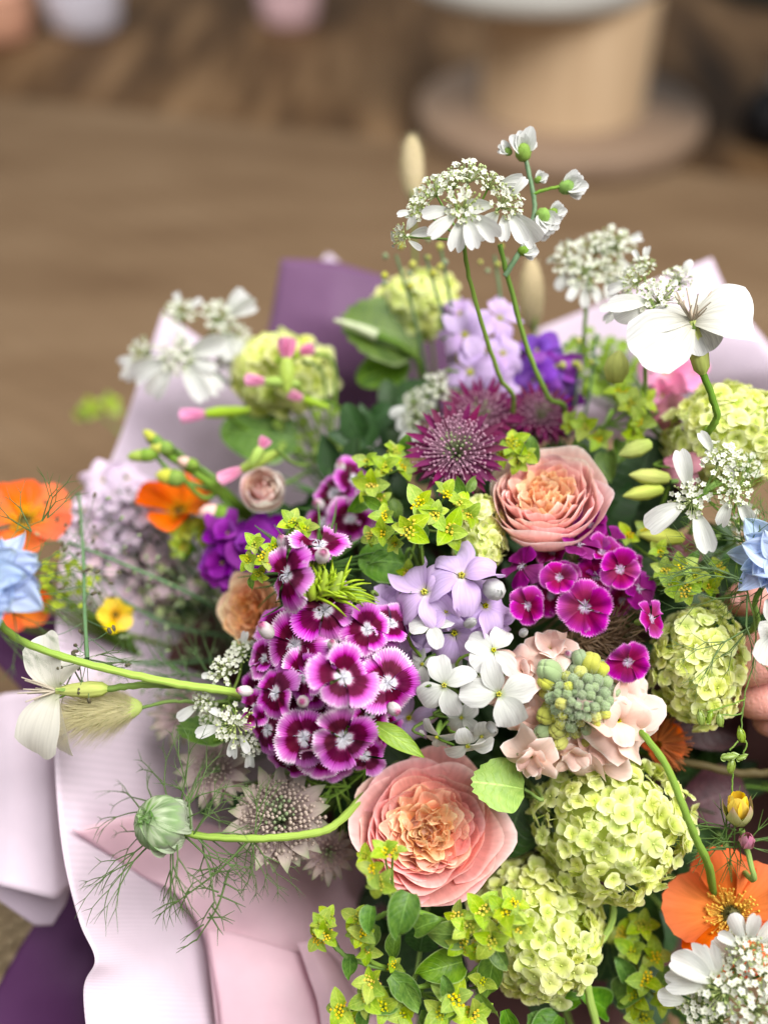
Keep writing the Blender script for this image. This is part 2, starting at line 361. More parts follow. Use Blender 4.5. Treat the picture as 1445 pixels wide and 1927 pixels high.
mb = MB()                                        # knots of the weave in the near corner
ca, sa = math.cos(R(38)), math.sin(R(38))
for i in range(-60, 60):
    for j in range(-46, 46):
        x = i * .0078 + (j % 2) * .0039; y = j * .0095
        X = -.26 + x * ca - y * sa; Y = .22 + x * sa + y * ca
        if -.48 < X < -.10 and .02 < Y < .40:
            s_ = 1 + .25 * rng.uniform(-1, 1)
            mb.add(*ball((0, 0, 0), (.0046 * s_, .0056, .0034 * s_), 6, 4), 0, T(X, Y, .0135 + rng.uniform(-.0006, .0006)) @ Rz(R(38) + rng.uniform(-.3, .3)))
KNOT = plain('jute_knot', (.46, .34, .19), .85, 0, .1, 160, .7, .15)
o = child('weave_loops', mb.mesh('weave_loops', KNOT), rug); o['kind'] = 'stuff'
# cable reel
def mat_wood(name, c1, c2, sc=(2, 2, 14)):
    N = NT(name); tc = N.n('ShaderNodeTexCoord'); mp = N.n('ShaderNodeMapping'); N.l(tc.outputs['Object'], mp.inputs[0]); mp.inputs['Scale'].default_value = sc
    nz = N.noise(mp.outputs[0], 3., 5., .6); c = N.ramp(nz, [(.25, c1), (.75, c2)])
    return N.finish(c, .5, 0, nz, .2, .003)
def at_floor(px, py, z=0.):
    r_ = ray(px, py); t = (z - CAM.z) / r_.z; return CAM + r_ * t
rc = at_floor(1054, 196, .05)
reel = thing('cable_reel', 'wooden cable reel table standing behind the bouquet', 'cable reel', Vector((rc.x, rc.y, .014)))
dep = (rc - CAM).dot(FWD)
LIGHTW = mat_wood('light_plywood', (.56, .39, .235), (.68, .50, .32), (14, 14, 1.5)); DARKW = mat_wood('brown_wood', (.22, .145, .095), (.30, .205, .14), (3, 10, 3)); TOPW = plain('pale_table_top', (.36, .34, .31), .35)
rd = m(152, dep); rf_ = m(262, dep)
def disc(r0, z0, z1, n=64): return lathe([(.001, z0), (r0, z0), (r0 + .004, z0 + .004), (r0 + .004, z1 - .004), (r0, z1), (.001, z1)], n)
base_ = Matrix.Translation((rc.x, rc.y, 0))
child('lower_flange', one(disc(rf_, .014, .052), 'lower_flange', DARKW), reel, base_)
child('drum', one(lathe([(rd, .052), (rd, .235)], 64), 'drum', LIGHTW), reel, base_)
child('upper_flange', one(disc(rf_ * .80, .235, .262), 'upper_flange', TOPW), reel, base_ @ T(-.07, .0, 0))
# blurred things on the far floor
def pot(name, label, cat, px, py, rpx, mat, h=1.0):
    p = at_floor(px, py, .0); dd = (p - CAM).dot(FWD); r_ = m(rpx, dd)
    root = thing(name, label, cat, Vector((p.x, p.y, .0)))
    Mx = Matrix.Translation((p.x, p.y, .0))
    child('body', one(lathe([(.001, .001), (r_ * .8, .001), (r_ * .9, r_ * .3), (r_, r_ * h), (r_ * .96, r_ * h * 1.3), (r_ * .9, r_ * h * 1.3), (r_ * .86, r_ * h), (.001, r_ * h * .9)], 28), 'body', mat), root, Mx)
    child('rim', one(lathe([(r_ * .97, r_ * h * 1.26), (r_ * 1.06, r_ * h * 1.27), (r_ * 1.06, r_ * h * 1.36), (r_ * .96, r_ * h * 1.37)], 28), 'rim', mat), root, Mx)
pot('flower_pot', 'peach coloured pot out of focus in the upper left corner', 'pot', 5, 72, 65, plain('peach_glaze', (.82, .45, .32), .4))
pot('flower_pot', 'pale lilac white pot out of focus beside the peach pot', 'pot', 165, 55, 72, plain('pale_glaze', (.72, .68, .78), .4))
pot('flower_pot', 'pale pink pot out of focus between the white pot and the cable reel', 'pot', 545, 45, 58, plain('pink_glaze', (.78, .52, .54), .4))
p = at_floor(1450, 270, 0)
st = thing('stool', 'dark stool with a pale grey post at the right edge', 'stool', Vector((p.x, p.y, .0)))
child('foot', one(lathe([(.001, .001), (.055, .001), (.06, .03), (.05, .06), (.03, .08), (.001, .08)], 20), 'foot', plain('black_rubber', (.006, .006, .008), .5)), st, T(p.x, p.y, .014))
child('post', one(lathe([(.026, .09), (.026, .24)], 16), 'post', plain('grey_metal', (.42, .43, .43), .35)), st, T(p.x, p.y, .0))
child('seat', one(disc(.2, .0, .05), 'seat', plain('dark_seat', (.015, .017, .014), .6)), st, T(p.x, p.y, .25))
# ------------------------------------------------------------------ wrapping paper
def mat_paper(name, c, rib=0., transl=.15, rot=False, rough=.55):
    N = NT(name); vec, u, v = N.uv(1, 1, False)
    tc = N.n('ShaderNodeTexCoord'); nz = N.noise(tc.outputs['Object'], 60., 4.)
    fib = N.noise(N.uv(300, 14, False)[0] if not rot else N.uv(14, 300, False)[0], 1., 2.)
    cr = N.noise(tc.outputs['Object'], 22., 3., .6); ridge = N.math('POWER', N.math('SUBTRACT', 1., N.math('MULTIPLY', N.math('ABSOLUTE', N.math('SUBTRACT', cr, .5)), 6.)), 3.)
    h = N.math('ADD', N.math('MULTIPLY', nz, .5), N.math('MULTIPLY', N.math('MAXIMUM', ridge, 0.), .35))
    col = N.mix(.22, c, N.ramp(nz, [(.3, (.7, .7, .7)), (.7, (1.05, 1.05, 1.05))]), 'MULTIPLY')
    if rib:
        w_ = N.math('ADD', N.math('MULTIPLY', v if not rot else u, rib * 2 * PI), N.math('MULTIPLY', fib, 5.))
        s_ = N.math('MULTIPLY_ADD', N.math('SINE', w_), .5, .5)
        col = N.mix(N.math('MULTIPLY', s_, .42), col, tuple(q * .80 for q in c)); h = N.math('ADD', h, N.math('MULTIPLY', s_, .18))
    else: h = N.math('ADD', h, N.math('MULTIPLY', fib, .2))
    return N.finish(col, rough, transl, h, .25, .0008, .25)
PLILAC = mat_paper('ribbed_lilac_paper', (.79, .66, .76), 74); PLILAC2 = mat_paper('lilac_paper', (.74, .62, .74), 60, .25, True)
PPURP = mat_paper('purple_paper', (.075, .020, .080), 0, .05); PPURP2 = mat_paper('greyish_purple_paper', (.15, .07, .15), 0, .1)  # the second purple is lighter and greyer
PPINK = mat_paper('pink_tissue', (.90, .66, .74), 0, .4, rough=.4); PMAUVESH = mat_paper('shade_darkened_mauve_tissue', (.13, .06, .055), 0, .15)  # mauve darkened so its colour carries the shade of the gaps
def sheet(name, label, rows, mat, nu=34, nv=34, wr=.0016, seed=1, thick=.0004, parent=None, lin=False):
    ctrl = [[W(*p_) for p_ in r_] for r_ in rows]
    V, f, uv = spline_grid(ctrl, nu, nv, lin)
    g = np.random.default_rng(seed)
    A = V.reshape(nu, nv, 3); nrm = np.cross(np.gradient(A, axis=0), np.gradient(A, axis=1)).reshape(-1, 3); nrm /= np.maximum(np.linalg.norm(nrm, axis=1, keepdims=True), 1e-9)
    q = np.zeros(len(V))
    for _ in range(6):
        a = g.normal(size=3) * 45; q += np.sin(V @ a + g.random() * 6) / 6
    V = V + nrm * (q * wr * 2)[:, None]
    c = V.mean(0)
    me = MB().add(V - c, f, uv).mesh(name, mat)
    o = child(name, me, parent, Matrix.Translation(Vector(c)))
    if parent is None: tag(o, label, 'wrapping paper')
    md = o.modifiers.new('thickness', 'SOLIDIFY'); md.thickness = thick
    return o
sheet('wrapping_paper', 'ribbed pale lilac paper at the front left, its long edge curving to the bottom', [
    [(112, 1225, .50), (250, 1235, .53), (430, 1290, .57), (560, 1400, .60)],
    [(103, 1400, .475), (250, 1420, .51), (430, 1450, .56), (600, 1500, .6)],
    [(118, 1590, .452), (260, 1600, .49), (430, 1620, .53), (620, 1640, .6)],
    [(150, 1730, .443), (280, 1730, .475), (420, 1740, .51), (640, 1720, .58)],
    [(180, 1805, .436), (290, 1800, .465), (420, 1800, .50), (640, 1760, .58)],
    [(158, 1865, .437), (290, 1870, .455), (420, 1870, .49), (640, 1830, .57)],
    [(172, 2010, .430), (300, 2010, .445), (430, 2010, .475), (640, 2010, .56)]], PLILAC, 40, 60, .0010)
sheet('tissue_paper', 'sheet of pale pink tissue lining the front of the bouquet under the nigella bud', [
    [(135, 1560, .456), (300, 1530, .489), (470, 1570, .515), (680, 1600, .555), (900, 1620, .59)],
    [(255, 1640, .483), (380, 1625, .494), (510, 1640, .512), (700, 1680, .55), (900, 1690, .58)],
    [(340, 1690, .485), (440, 1690, .492), (570, 1720, .505), (720, 1745, .54), (900, 1760, .57)],
    [(382, 1755, .486), (475, 1770, .488), (590, 1800, .493), (730, 1830, .52), (900, 1850, .55)],
    [(398, 1850, .474), (490, 1870, .476), (600, 1890, .482), (730, 1900, .51), (900, 1910, .54)],
    [(415, 2010, .463), (500, 2010, .466), (600, 2010, .472), (740, 2010, .5), (900, 2010, .53)]], PPINK, 46, 46, .0020, 3, .0003)
sheet('tissue_paper', 'folded pink tissue flap with curved creases beside the bottom edge', [
    [(388, 1745, .482), (450, 1757, .480), (540, 1785, .480), (585, 1800, .484)],
    [(402, 1830, .470), (470, 1840, .468), (555, 1850, .470), (606, 1868, .478)],
    [(414, 1910, .464), (485, 1920, .461), (570, 1925, .464), (625, 1940, .473)],
    [(420, 2010, .458), (490, 2010, .456), (575, 2010, .459), (640, 2010, .468)]], PPINK, 24, 24, .0008, 4, .0003)
sheet('tissue_paper', 'narrow pink tissue fold with a rounded edge left of the yellow green sprigs', [
    [(560, 1775, .477), (585, 1772, .478), (615, 1790, .482), (640, 1815, .49)],
    [(580, 1835, .470), (612, 1835, .470), (645, 1850, .475), (668, 1875, .484)],
    [(600, 1900, .466), (630, 1905, .466), (660, 1915, .472), (688, 1935, .48)],
    [(610, 2010, .462), (640, 2010, .462), (670, 2010, .468), (700, 2010, .476)]], PPINK, 24, 24, .0006, 5, .0003)
sheet('wrapping_paper', 'outer flap of lilac paper at the left edge above the jute rug', [
    [(-60, 1330, .52), (10, 1305, .515), (60, 1300, .51), (140, 1310, .52)],
    [(-60, 1450, .50), (20, 1440, .495), (90, 1430, .50), (150, 1440, .51)],
    [(-60, 1560, .49), (20, 1560, .485), (95, 1560, .487), (150, 1560, .50)],
    [(-60, 1655, .48), (10, 1668, .475), (104, 1692, .478), (150, 1650, .49)]], PLILAC, 24, 30, .0006, 6, lin=True)
sheet('wrapping_paper', 'small lower lilac paper tip between the rug and the purple paper', [
    [(-40, 1650, .50), (40, 1640, .50), (140, 1650, .50)],
    [(-20, 1670, .50), (50, 1690, .50), (125, 1700, .50)],
    [(-8, 1688, .50), (68, 1742, .50), (100, 1740, .50)]], PLILAC2, 14, 14, .0004, 7, lin=True)
sheet('wrapping_paper', 'deep purple paper corner at the bottom left', [
    [(125, 1640, .53), (220, 1600, .53), (320, 1640, .54)],
    [(62, 1745, .525), (200, 1740, .515), (320, 1740, .53)],
    [(-10, 1870, .515), (150, 1870, .50), (320, 1860, .52)],
    [(-90, 2010, .50), (150, 2010, .49), (320, 2010, .51)]], PPURP, 24, 24, .0012, 8, lin=True)
sheet('wrapping_paper', 'dark purple paper strip behind the white flower at the left edge', [
    [(-60, 1165, .56), (60, 1160, .56), (180, 1150, .57)],
    [(-60, 1215, .555), (40, 1240, .555), (180, 1260, .56)],
    [(-20, 1232, .55), (52, 1310, .55), (180, 1400, .55)]], PPURP, 16, 16, .0008, 9, lin=True)
sheet('wrapping_paper', 'tall lilac paper point rising behind the blurred white umbel at the left', [
    [(308, 585, .60), (380, 640, .60), (480, 700, .61), (620, 690, .64)],
    [(258, 730, .585), (340, 760, .59), (480, 800, .61), (700, 740, .65)],
    [(205, 875, .57), (330, 880, .59), (480, 900, .61), (740, 860, .65)],
    [(132, 985, .54), (280, 1020, .58), (480, 1060, .61), (740, 1000, .65)],
    [(112, 1130, .52), (270, 1150, .56), (480, 1180, .61), (740, 1180, .65)],
    [(106, 1260, .505), (270, 1280, .55), (480, 1300, .60), (740, 1300, .65)]], PLILAC2, 36, 44, .0025, 10)
sheet('wrapping_paper', 'square purple paper corner standing up at the back of the bouquet', [
    [(530, 488, .62), (630, 492, .62), (760, 530, .62), (860, 560, .63)],
    [(512, 590, .62), (620, 600, .61), (740, 620, .62), (860, 640, .64)],
    [(488, 700, .62), (600, 705, .62), (730, 720, .63), (860, 720, .65)],
    [(480, 800, .64), (600, 800, .64), (730, 800, .65), (860, 800, .66)]], PPURP2, 24, 24, .0012, 11, lin=True)
sheet('wrapping_paper', 'small pale paper tip showing above the square purple paper corner', [[(585, 515, .66), (618, 474, .66), (665, 520, .66)], [(580, 560, .66), (620, 560, .66), (670, 560, .66)]], PLILAC2, 12, 12, .0004, 14, lin=True)
sheet('wrapping_paper', 'pale lilac paper corner rising behind the white flower at the upper right', [
    [(1010, 620, .62), (1120, 575, .61), (1240, 525, .60), (1340, 484, .60)],
    [(1010, 740, .62), (1120, 680, .61), (1250, 630, .60), (1372, 562, .60)],
    [(1010, 800, .63), (1130, 770, .63), (1290, 730, .62), (1480, 690, .59)],
    [(1040, 830, .66), (1160, 830, .66), (1330, 840, .65), (1560, 800, .60)]], PLILAC2, 30, 30, .0018, 12, lin=True)
# bowl of mauve tissue that holds the stems
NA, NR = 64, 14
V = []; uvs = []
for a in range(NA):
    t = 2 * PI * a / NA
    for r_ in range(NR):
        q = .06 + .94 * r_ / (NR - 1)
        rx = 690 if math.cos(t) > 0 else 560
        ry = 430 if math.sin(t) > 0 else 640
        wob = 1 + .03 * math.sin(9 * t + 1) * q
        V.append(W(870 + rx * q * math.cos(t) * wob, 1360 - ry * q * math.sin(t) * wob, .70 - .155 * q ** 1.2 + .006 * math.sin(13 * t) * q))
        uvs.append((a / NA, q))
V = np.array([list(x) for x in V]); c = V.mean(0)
o = child('tissue_paper', MB().add(V - c, gridf(NA, NR, True), uvs).mesh('tissue_paper', PMAUVESH), None, Matrix.Translation(Vector(c)))
tag(o, 'shade-darkened mauve tissue bowl round the stems, showing behind the orange flower at lower right', 'wrapping paper')
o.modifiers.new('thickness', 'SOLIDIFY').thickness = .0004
# ------------------------------------------------------------------ stems
def stem_of(root, start, f, r0=.0011, mat=None, drop=.03, wob=.012, name='stem'):
    e = BIND + Vector((rng.uniform(-1, 1), rng.uniform(-1, 1), rng.uniform(-1, 1))) * .015
    a = start - f * drop; mid = a.lerp(e, .5) + Vector((rng.uniform(-wob, wob), rng.uniform(-wob, wob), 0))
    o = child(name, None or MB().add(*tube(catm([start, a, mid, e], 5), r0, r0 * 1.25, 6)).mesh(name, mat or STEM), root)
    return o
def path(pts): return [W(*p_) for p_ in pts]
def px_tube(root, pts, r0, r1, mat, name='stem', n=8, seg=7):
    cp = catm(path(pts), seg); cp = [p_ + Vector((rng.gauss(0, 1), rng.gauss(0, 1), rng.gauss(0, 1))) * .00011 for p_ in cp]
    return child(name, MB().add(*tube(cp, r0, r1, n)).mesh(name, mat), root)
# ------------------------------------------------------------------ viburnum snowballs
def viburnum_meshes(mat, tagn):
    out = []
    for i in range(7):
        g = random.Random(i); mb = MB(); openn = [.05, .25, .5, .15, .75, .35, .1][i]
        for k in range(5):
            V, f, uv = petal(1, .56, .34, .50, None, 2.2, (openn + g.uniform(-.15, .25), openn - .6 + g.uniform(-.35, .3)), g.uniform(-.2, .35), .09, 4, nu=7, nv=7, seed=i * 9 + k)
            mb.add(V, f, uv, 0, Rz(2 * PI * k / 5 + g.uniform(-.14, .14)) @ T(0, .06, 0) @ Sc(g.uniform(.85, 1.08)))
        mb.add(*ball((0, 0, .05), (.09, .09, .07), 6, 4), 1)
        mb.add(*tube([(0, 0, 0), (0, 0, -.5), (0, 0, -1.)], .05, .05, 4), 1)
        out.append(mb.mesh('floret', [mat, CORE]))
    return out
VIB = viburnum_meshes(LIME, 'a'); VIBD = viburnum_meshes(LIMEDIM, 'b')
def snowball(label, px, py, d, rx, ry=None, fr=25, n=150, tx=0., ty=0., ms=None, rz=None, cut=-.25):
    ry = ry or rx; ms = ms or VIB; rz = rz or (rx + ry) / 2
    f = face(px, py, tx, ty); c = W(px, py, d); root = thing('snowball_flower', label, 'viburnum flower', frame(c, f), 'lime green viburnum snowballs')
    A, B, C = m(rx, d), m(ry, d), m(rz, d); s = m(fr, d)
    Mc = frame(c, face(px, py))
    child('flower_core', one(ball((0, 0, 0), (A * .74, B * .74, C * .74), 16, 12), 'flower_core', CORE), root, Mc)
    stem_of(root, c, f, .0016, STEM)
    g = random.Random(int(px * 7 + py)); ga = PI * (3 - math.sqrt(5))
    n = int(n * 1.75)
    for i in range(n):
        z = 1 - 2 * (i + .5) / n
        if z < cut: continue
        q = math.sqrt(1 - z * z); a = ga * i + g.uniform(-.12, .12)
        lump = 1 + .06 * math.sin(3 * a + px) * q + .04 * math.sin(5 * z + 2 * a) + g.uniform(-.10, .07)
        p_ = Vector((A * q * math.cos(a) * .93, B * q * math.sin(a) * .93, C * z * .93)) * lump
        nn = Vector((q * math.cos(a) / A, q * math.sin(a) / B, z / C)).normalized()
        nn = (nn + Vector((g.uniform(-.5, .5), g.uniform(-.5, .5), g.uniform(-.5, .5)))).normalized()
        R3 = Mc.to_3x3()
        child('floret', ms[g.randrange(7)], root, frame(Mc @ p_, (R3 @ nn), g.uniform(0, 6)) @ Sc(s * g.uniform(.74, 1.18) * .84))
    return root
snowball('largest lime green snowball right of the lower peach rose', 1150, 1555, .452, 146, 138, 25, 190, .1, .1)
snowball('pale lime snowball at the bottom centre with yellow green sprigs over its left side', 1010, 1740, .462, 124, 134, 25, 180, 0, 0)
snowball('upright lime snowball between the magenta pinks and the hand', 1312, 1250, .455, 82, 116, 24, 130, .3, .0)
snowball('pale lime snowball at the right edge below the large white flower', 1372, 825, .478, 122, 98, 26, 150, .2, .3)
snowball('small lime snowball tucked behind the left side of the upper peach rose', 902, 1008, .458, 44, 74, 20, 90)
snowball('blurred lime snowball behind the lilac stock at the back', 785, 575, .565, 76, 62, 24, 80, 0, .4, VIB)
snowball('blurred lime snowball with pink buds left of the centre back', 530, 705, .55, 94, 74, 31, 66, -.2, .4, VIB)
# ------------------------------------------------------------------ roses
def rose(label, px, py, d, rpx, tx, ty, cols, roll=0, seed=1, layers=None, name='rose', cat='rose', depth=1., squash=1.):
    f = face(px, py, tx, ty); c = W(px, py, d); s = m(rpx, d); M0 = frame(c, f, roll)
    root = thing(name, label, cat, M0)
    g = np.random.default_rng(seed)
    layers = layers or [(5, .92, .62, 46, .10, .05, 0, 0, .40), (6, .85, .66, 46, .06, .05, 0, 0, .50), (6, .76, .60, 44, .03, .05, 1, 0, .54), (7, .67, .50, 42, .04, .05, 1, .02, .52),
                        (8, .60, .36, 38, .01, .05, 1, .03, .50), (9, .53, .30, 34, .02, .06, 2, .05, .49), (10, .46, .26, 32, .02, .07, 2, .06, .48), (10, .38, .24, 32, .02, .07, 3, .08, .47),
                        (10, .30, .24, 34, .01, .07, 3, .10, .45), (8, .22, .24, 42, .0, .06, 3, .10, .43), (7, .14, .24, 56, .0, .05, 3, .06, .41), (5, .07, .24, 80, .0, .03, 3, .03, .38)]
    for li, (n, rho, H, span, roll_, wav, ci, drift, top) in enumerate(layers):
        a0 = g.random() * 6
        for k in range(n):
            nu, nv = (19, 11)
            u, v = suv(nu, nv); sg = 2 * u - 1
            sp = R(span * g.uniform(.85, 1.2)); rh = rho * (g.uniform(.86, 1.12) if ci < 1 else g.uniform(.94, 1.05)); hh = H * depth * g.uniform(.93, 1.05)
            rim = 1 - .30 * np.abs(sg) ** 2.8 + ((.06 + .09 * g.random()) * np.exp(-(sg / .26) ** 2) + .02 * np.sin(7 * sg + g.random() * 6) if ci < 1 else .05 * np.sin(5 * sg + g.random() * 6))
            vv = v * rim
            th = a0 + 2 * PI * k / n + g.uniform(-.16, .16) + sg * sp * (.45 + .55 * np.sin(PI / 2 * np.clip(vv * 1.5, 0, 1)))
            fb = (.25, .42, .60, .66)[ci]; Rr = rh * (fb + (1 - fb) * np.sin(np.clip(vv, 0, 1) * PI / 2) ** .75)
            ro = np.maximum(0, vv - .68) / .32
            Rr = Rr + roll_ * ro ** 2
            kf = g.integers(2, 4) + g.random(); ph = g.random() * 6
            Rr = Rr + wav * np.sin(kf * sg + ph) * vv + .01 * np.sin(9 * sg + ph * 2) * vv ** 3 + .022 * np.sin(6 * sg * (1 + .3 * np.sin(ph)) + ph * 5) * vv ** 2
            z = hh * vv - roll_ * .42 * ro ** 2.2 + wav * .5 * np.sin((kf + 1) * sg + ph * 1.7) * vv ** 2 + top - hh + g.uniform(-.03, .03)
            dx, dy = drift * np.sin(ph * 3) , drift * np.cos(ph * 3)
            V = np.stack([Rr * np.cos(th) + dx * vv, (Rr * np.sin(th) + dy * vv) * squash, z], 1)
            me = MB().add(V * s, gridf(nu, nv), np.stack([u, v], 1)).mesh('petal', ROSEM)
            o = child('petal', me, root, M0)
            cc = np.array(cols[ci]) * g.uniform(.94, 1.06, 3); o.color = (*np.clip(cc, 0, 1), 1)
    hc = child('heart', one(ball((0, 0, 0), (s * .34, s * .34, s * .2), 12, 8), 'heart', ROSEM), root, M0 @ T(0, 0, s * .02)); hc.color = (*cols[2], 1)
    child('hip', one(ball((0, 0, 0), (s * .28, s * .28, s * .3), 12, 8), 'hip', STEM), root, M0 @ T(0, 0, -s * .62))
    for k in range(5):
        child('sepal', one(petal(s * .5, s * .12, .6, pointed=True, pw=(.6, 1), bend=(-.3, -.8)), 'sepal', LEAFM), root, M0 @ Rz(k * 2 * PI / 5) @ T(0, s * .12, -s * .33) @ Rx(.2))
    stem_of(root, c - f * s * .5, f, .0018)
    return root
PEACH = [(.94, .52, .50), (.95, .47, .44), (.97, .56, .42), (.98, .66, .42)]
rose('large peach pink garden rose at the lower centre, fully open', 800, 1567, .452, 134, .05, .12, PEACH, .3, 5)
PEACH2 = [(.96, .68, .63), (.97, .60, .57), (.98, .60, .50), (.98, .64, .42)]
CUP = [(5, .90, 1.0, 52, .06, .03, 0, 0, .40), (5, .84, 1.0, 52, .03, .04, 0, 0, .46), (6, .76, .8, 46, .0, .04, 1, 0, .50), (7, .68, .7, 42, .0, .045, 1, .02, .52), (8, .58, .6, 36, .0, .05, 1, .03, .52), (9, .48, .5, 34, .0, .06, 2, .06, .52), (9, .38, .42, 34, .0, .06, 3, .08, .50), (9, .28, .36, 36, .0, .06, 3, .08, .48), (7, .18, .3, 44, .0, .06, 3, .06, .45), (5, .09, .25, 60, 0, .04, 3, .03, .42)]
rose('peach pink garden rose above the magenta pinks, turned upward', 1027, 958, .462, 117, .0, .85, PEACH2, .8, 9, CUP)
rose('apricot rose half hidden behind the bicolour pinks at the left', 482, 1150, .487, 66, -.7, .1, [(.92, .60, .38), (.92, .56, .34), (.92, .52, .28), (.9, .48, .22)], 0, 11)
rose('small blush pink spray rose bud, blurred, at the left of the bouquet', 497, 925, .50, 54, -.1, .3, [(.93, .80, .74), (.92, .74, .68), (.90, .66, .6), (.88, .62, .56)], 0, 12,
     [(4, .80, 1.1, 62, .0, .02, 0, 0, .5), (4, .68, 1.1, 56, -.1, .03, 1, 0, .6), (5, .54, 1.1, 50, -.1, .04, 2, .05, .68), (5, .38, 1.1, 50, -.1, .04, 3, .05, .7), (3, .2, 1.05, 70, -.1, .03, 3, 0, .7)], 'spray_rose')
# ------------------------------------------------------------------ bicolour and magenta pinks
def pink_petals(mat, n=9, up=0., **kw):
    out = []
    for i in range(n):
        g = random.Random(i * 3)
        out.append(one(fan(g.uniform(.94, 1.06), R(41 + g.uniform(-4, 5)), .16, 2.6, .22 + up + g.uniform(-.12, .16), (.22 + g.uniform(-.2, .34)), .085, 35, 9, .05 + g.random() * .07, 4 + g.random() * 3, i, .02), 'petal', mat))
    return out
PB = pink_petals(BICOL); PM = pink_petals(MAGEN, 9, .16); PMD = pink_petals(MAGDK); PBD = pink_petals(BICOLD)
mb = MB(); g = random.Random(3)
for k in range(10):
    a = k * 2 * PI / 10 + g.uniform(-.2, .2); q = g.uniform(.10, .32); zz = g.uniform(.08, .24)
    mb.add(*tube(catm([(0, 0, 0), (q * .5 * math.cos(a), q * .5 * math.sin(a), zz), (q * math.cos(a + .3), q * math.sin(a + .3), zz * .8)], 3), .012, .007, 4), 0)
    mb.add(*ball((q * math.cos(a + .3), q * math.sin(a + .3), zz * .8), (.024, .014, .012), 5, 4), 1)
STAMW = plain('pale_stamen', (.62, .62, .68), .5); STAMB = plain('blue_grey_anther', (.22, .25, .42), .6)
EYE = mb.mesh('stamens', [STAMW, STAMB])
mb = MB()
mb.add(*lathe([(.05, -.95), (.17, -.8), (.19, -.4), (.16, -.02), (.12, .0)], 12, 6, .05))
for k in range(5): mb.add(*petal(.34, .06, .8, pointed=True, pw=(.5, 1)), 0, Rz(k * 1.26) @ T(0, .16, -.42) @ Rx(1.0))
CAL = mb.mesh('calyx', STEM)
def pink_floret(root, px, py, d, r, tx, ty, roll, pets, g, cal=True, npet=5):
    if pets is not PB: r = r * .82
    M0 = frame(W(px, py, d), face(px, py, tx, ty), roll) @ Rx(g.uniform(-.25, .25)) @ Ry(g.uniform(-.25, .25)); s = m(r * g.uniform(.98, 1.16), d)
    fl = child('floret', EYE, root, M0 @ Sc(s)); MW[fl.name] = M0 @ Sc(s)
    for k in range(npet):
        child('petal', pets[g.randrange(len(pets))], fl, M0 @ Sc(s) @ Rz(2 * PI * k / 5 + g.uniform(-.08, .08)) @ T(0, 0, .012 * k) @ Ry(.10 + g.uniform(-.14, .14)) @ Rx(g.uniform(-.24, .34)) @ Sc(g.uniform(.88, 1.08)))
    if cal: child('calyx', CAL, fl, M0 @ Sc(s))
    return fl
def bud(root, px, py, d, r, tx, ty, mat=None, long=1.5, name='bud', tilt=0):
    M0 = frame(W(px, py, d), face(px, py, tx, ty), tilt); s = m(r, d)
    mb = MB()
    for k in range(5):
        mb.add(*petal(2 * long * .8, .62, .5, pointed=True, pw=(.75, .8), bend=(1.0, 2.1), cup=.35, nu=6, nv=7, seed=k), 0, Rz(k * 1.2566) @ T(0, .12, -1.0 * long * .6) )
    mb.add(*ball((0, 0, -.1 * long), (.72, .72, .85 * long), 9, 7), 0)
    return child(name, mb.mesh(name, mat or BUDW), root, M0 @ Sc(s))
def pink_head(label, px, py, d, florets, pets, group, buds=(), bracts=(), cat='sweet william', bmat=None, fill=None):
    g = random.Random(px)
    root = thing('sweet_william', label, cat, W(px, py, d + .035), group)
    for q in florets:
        pink_floret(root, *q[:7], q[7] if len(q) > 7 else pets, g)
    if fill:
        n, cx, cy_, rx_, ry_, fr_, fd = fill
        for i in range(n):
            q = math.sqrt((i + .5) / n); a = i * 2.39996 + .5
            x = cx + rx_ * q * math.cos(a); y = cy_ + ry_ * q * math.sin(a)
            pink_floret(root, x, y, fd + .022 * q * q + g.uniform(-.002, .003), fr_ * g.uniform(.85, 1.1), 1.2 * q ** 1.5 * math.cos(a), -1.2 * q ** 1.5 * math.sin(a), g.random() * 6, pets, g)
    for b in buds: bud(root, *b)
    mb = MB(); c = W(px, py, d + .02); f = face(px, py)
    for i in range(70):
        a = Vector((g.gauss(0, 1), g.gauss(0, 1), g.gauss(0, 1))).normalized()
        if a.dot(f) < -.5: continue
        L = g.uniform(.014, .030); p0 = c + a * .010
        sd = a.cross(Vector((g.random(), g.random(), g.random()))).normalized()
        mb.add(*tube(catm([p0, p0 + a * L * .6 + sd * .002, p0 + a * L + sd * .006], 3), .0010, .0002, 4))
    o = child('bracts', mb.mesh('bracts', bmat or STEMD), root); o['kind'] = 'stuff'
    stem_of(root, c, f, .0020)
    return root
D = .432
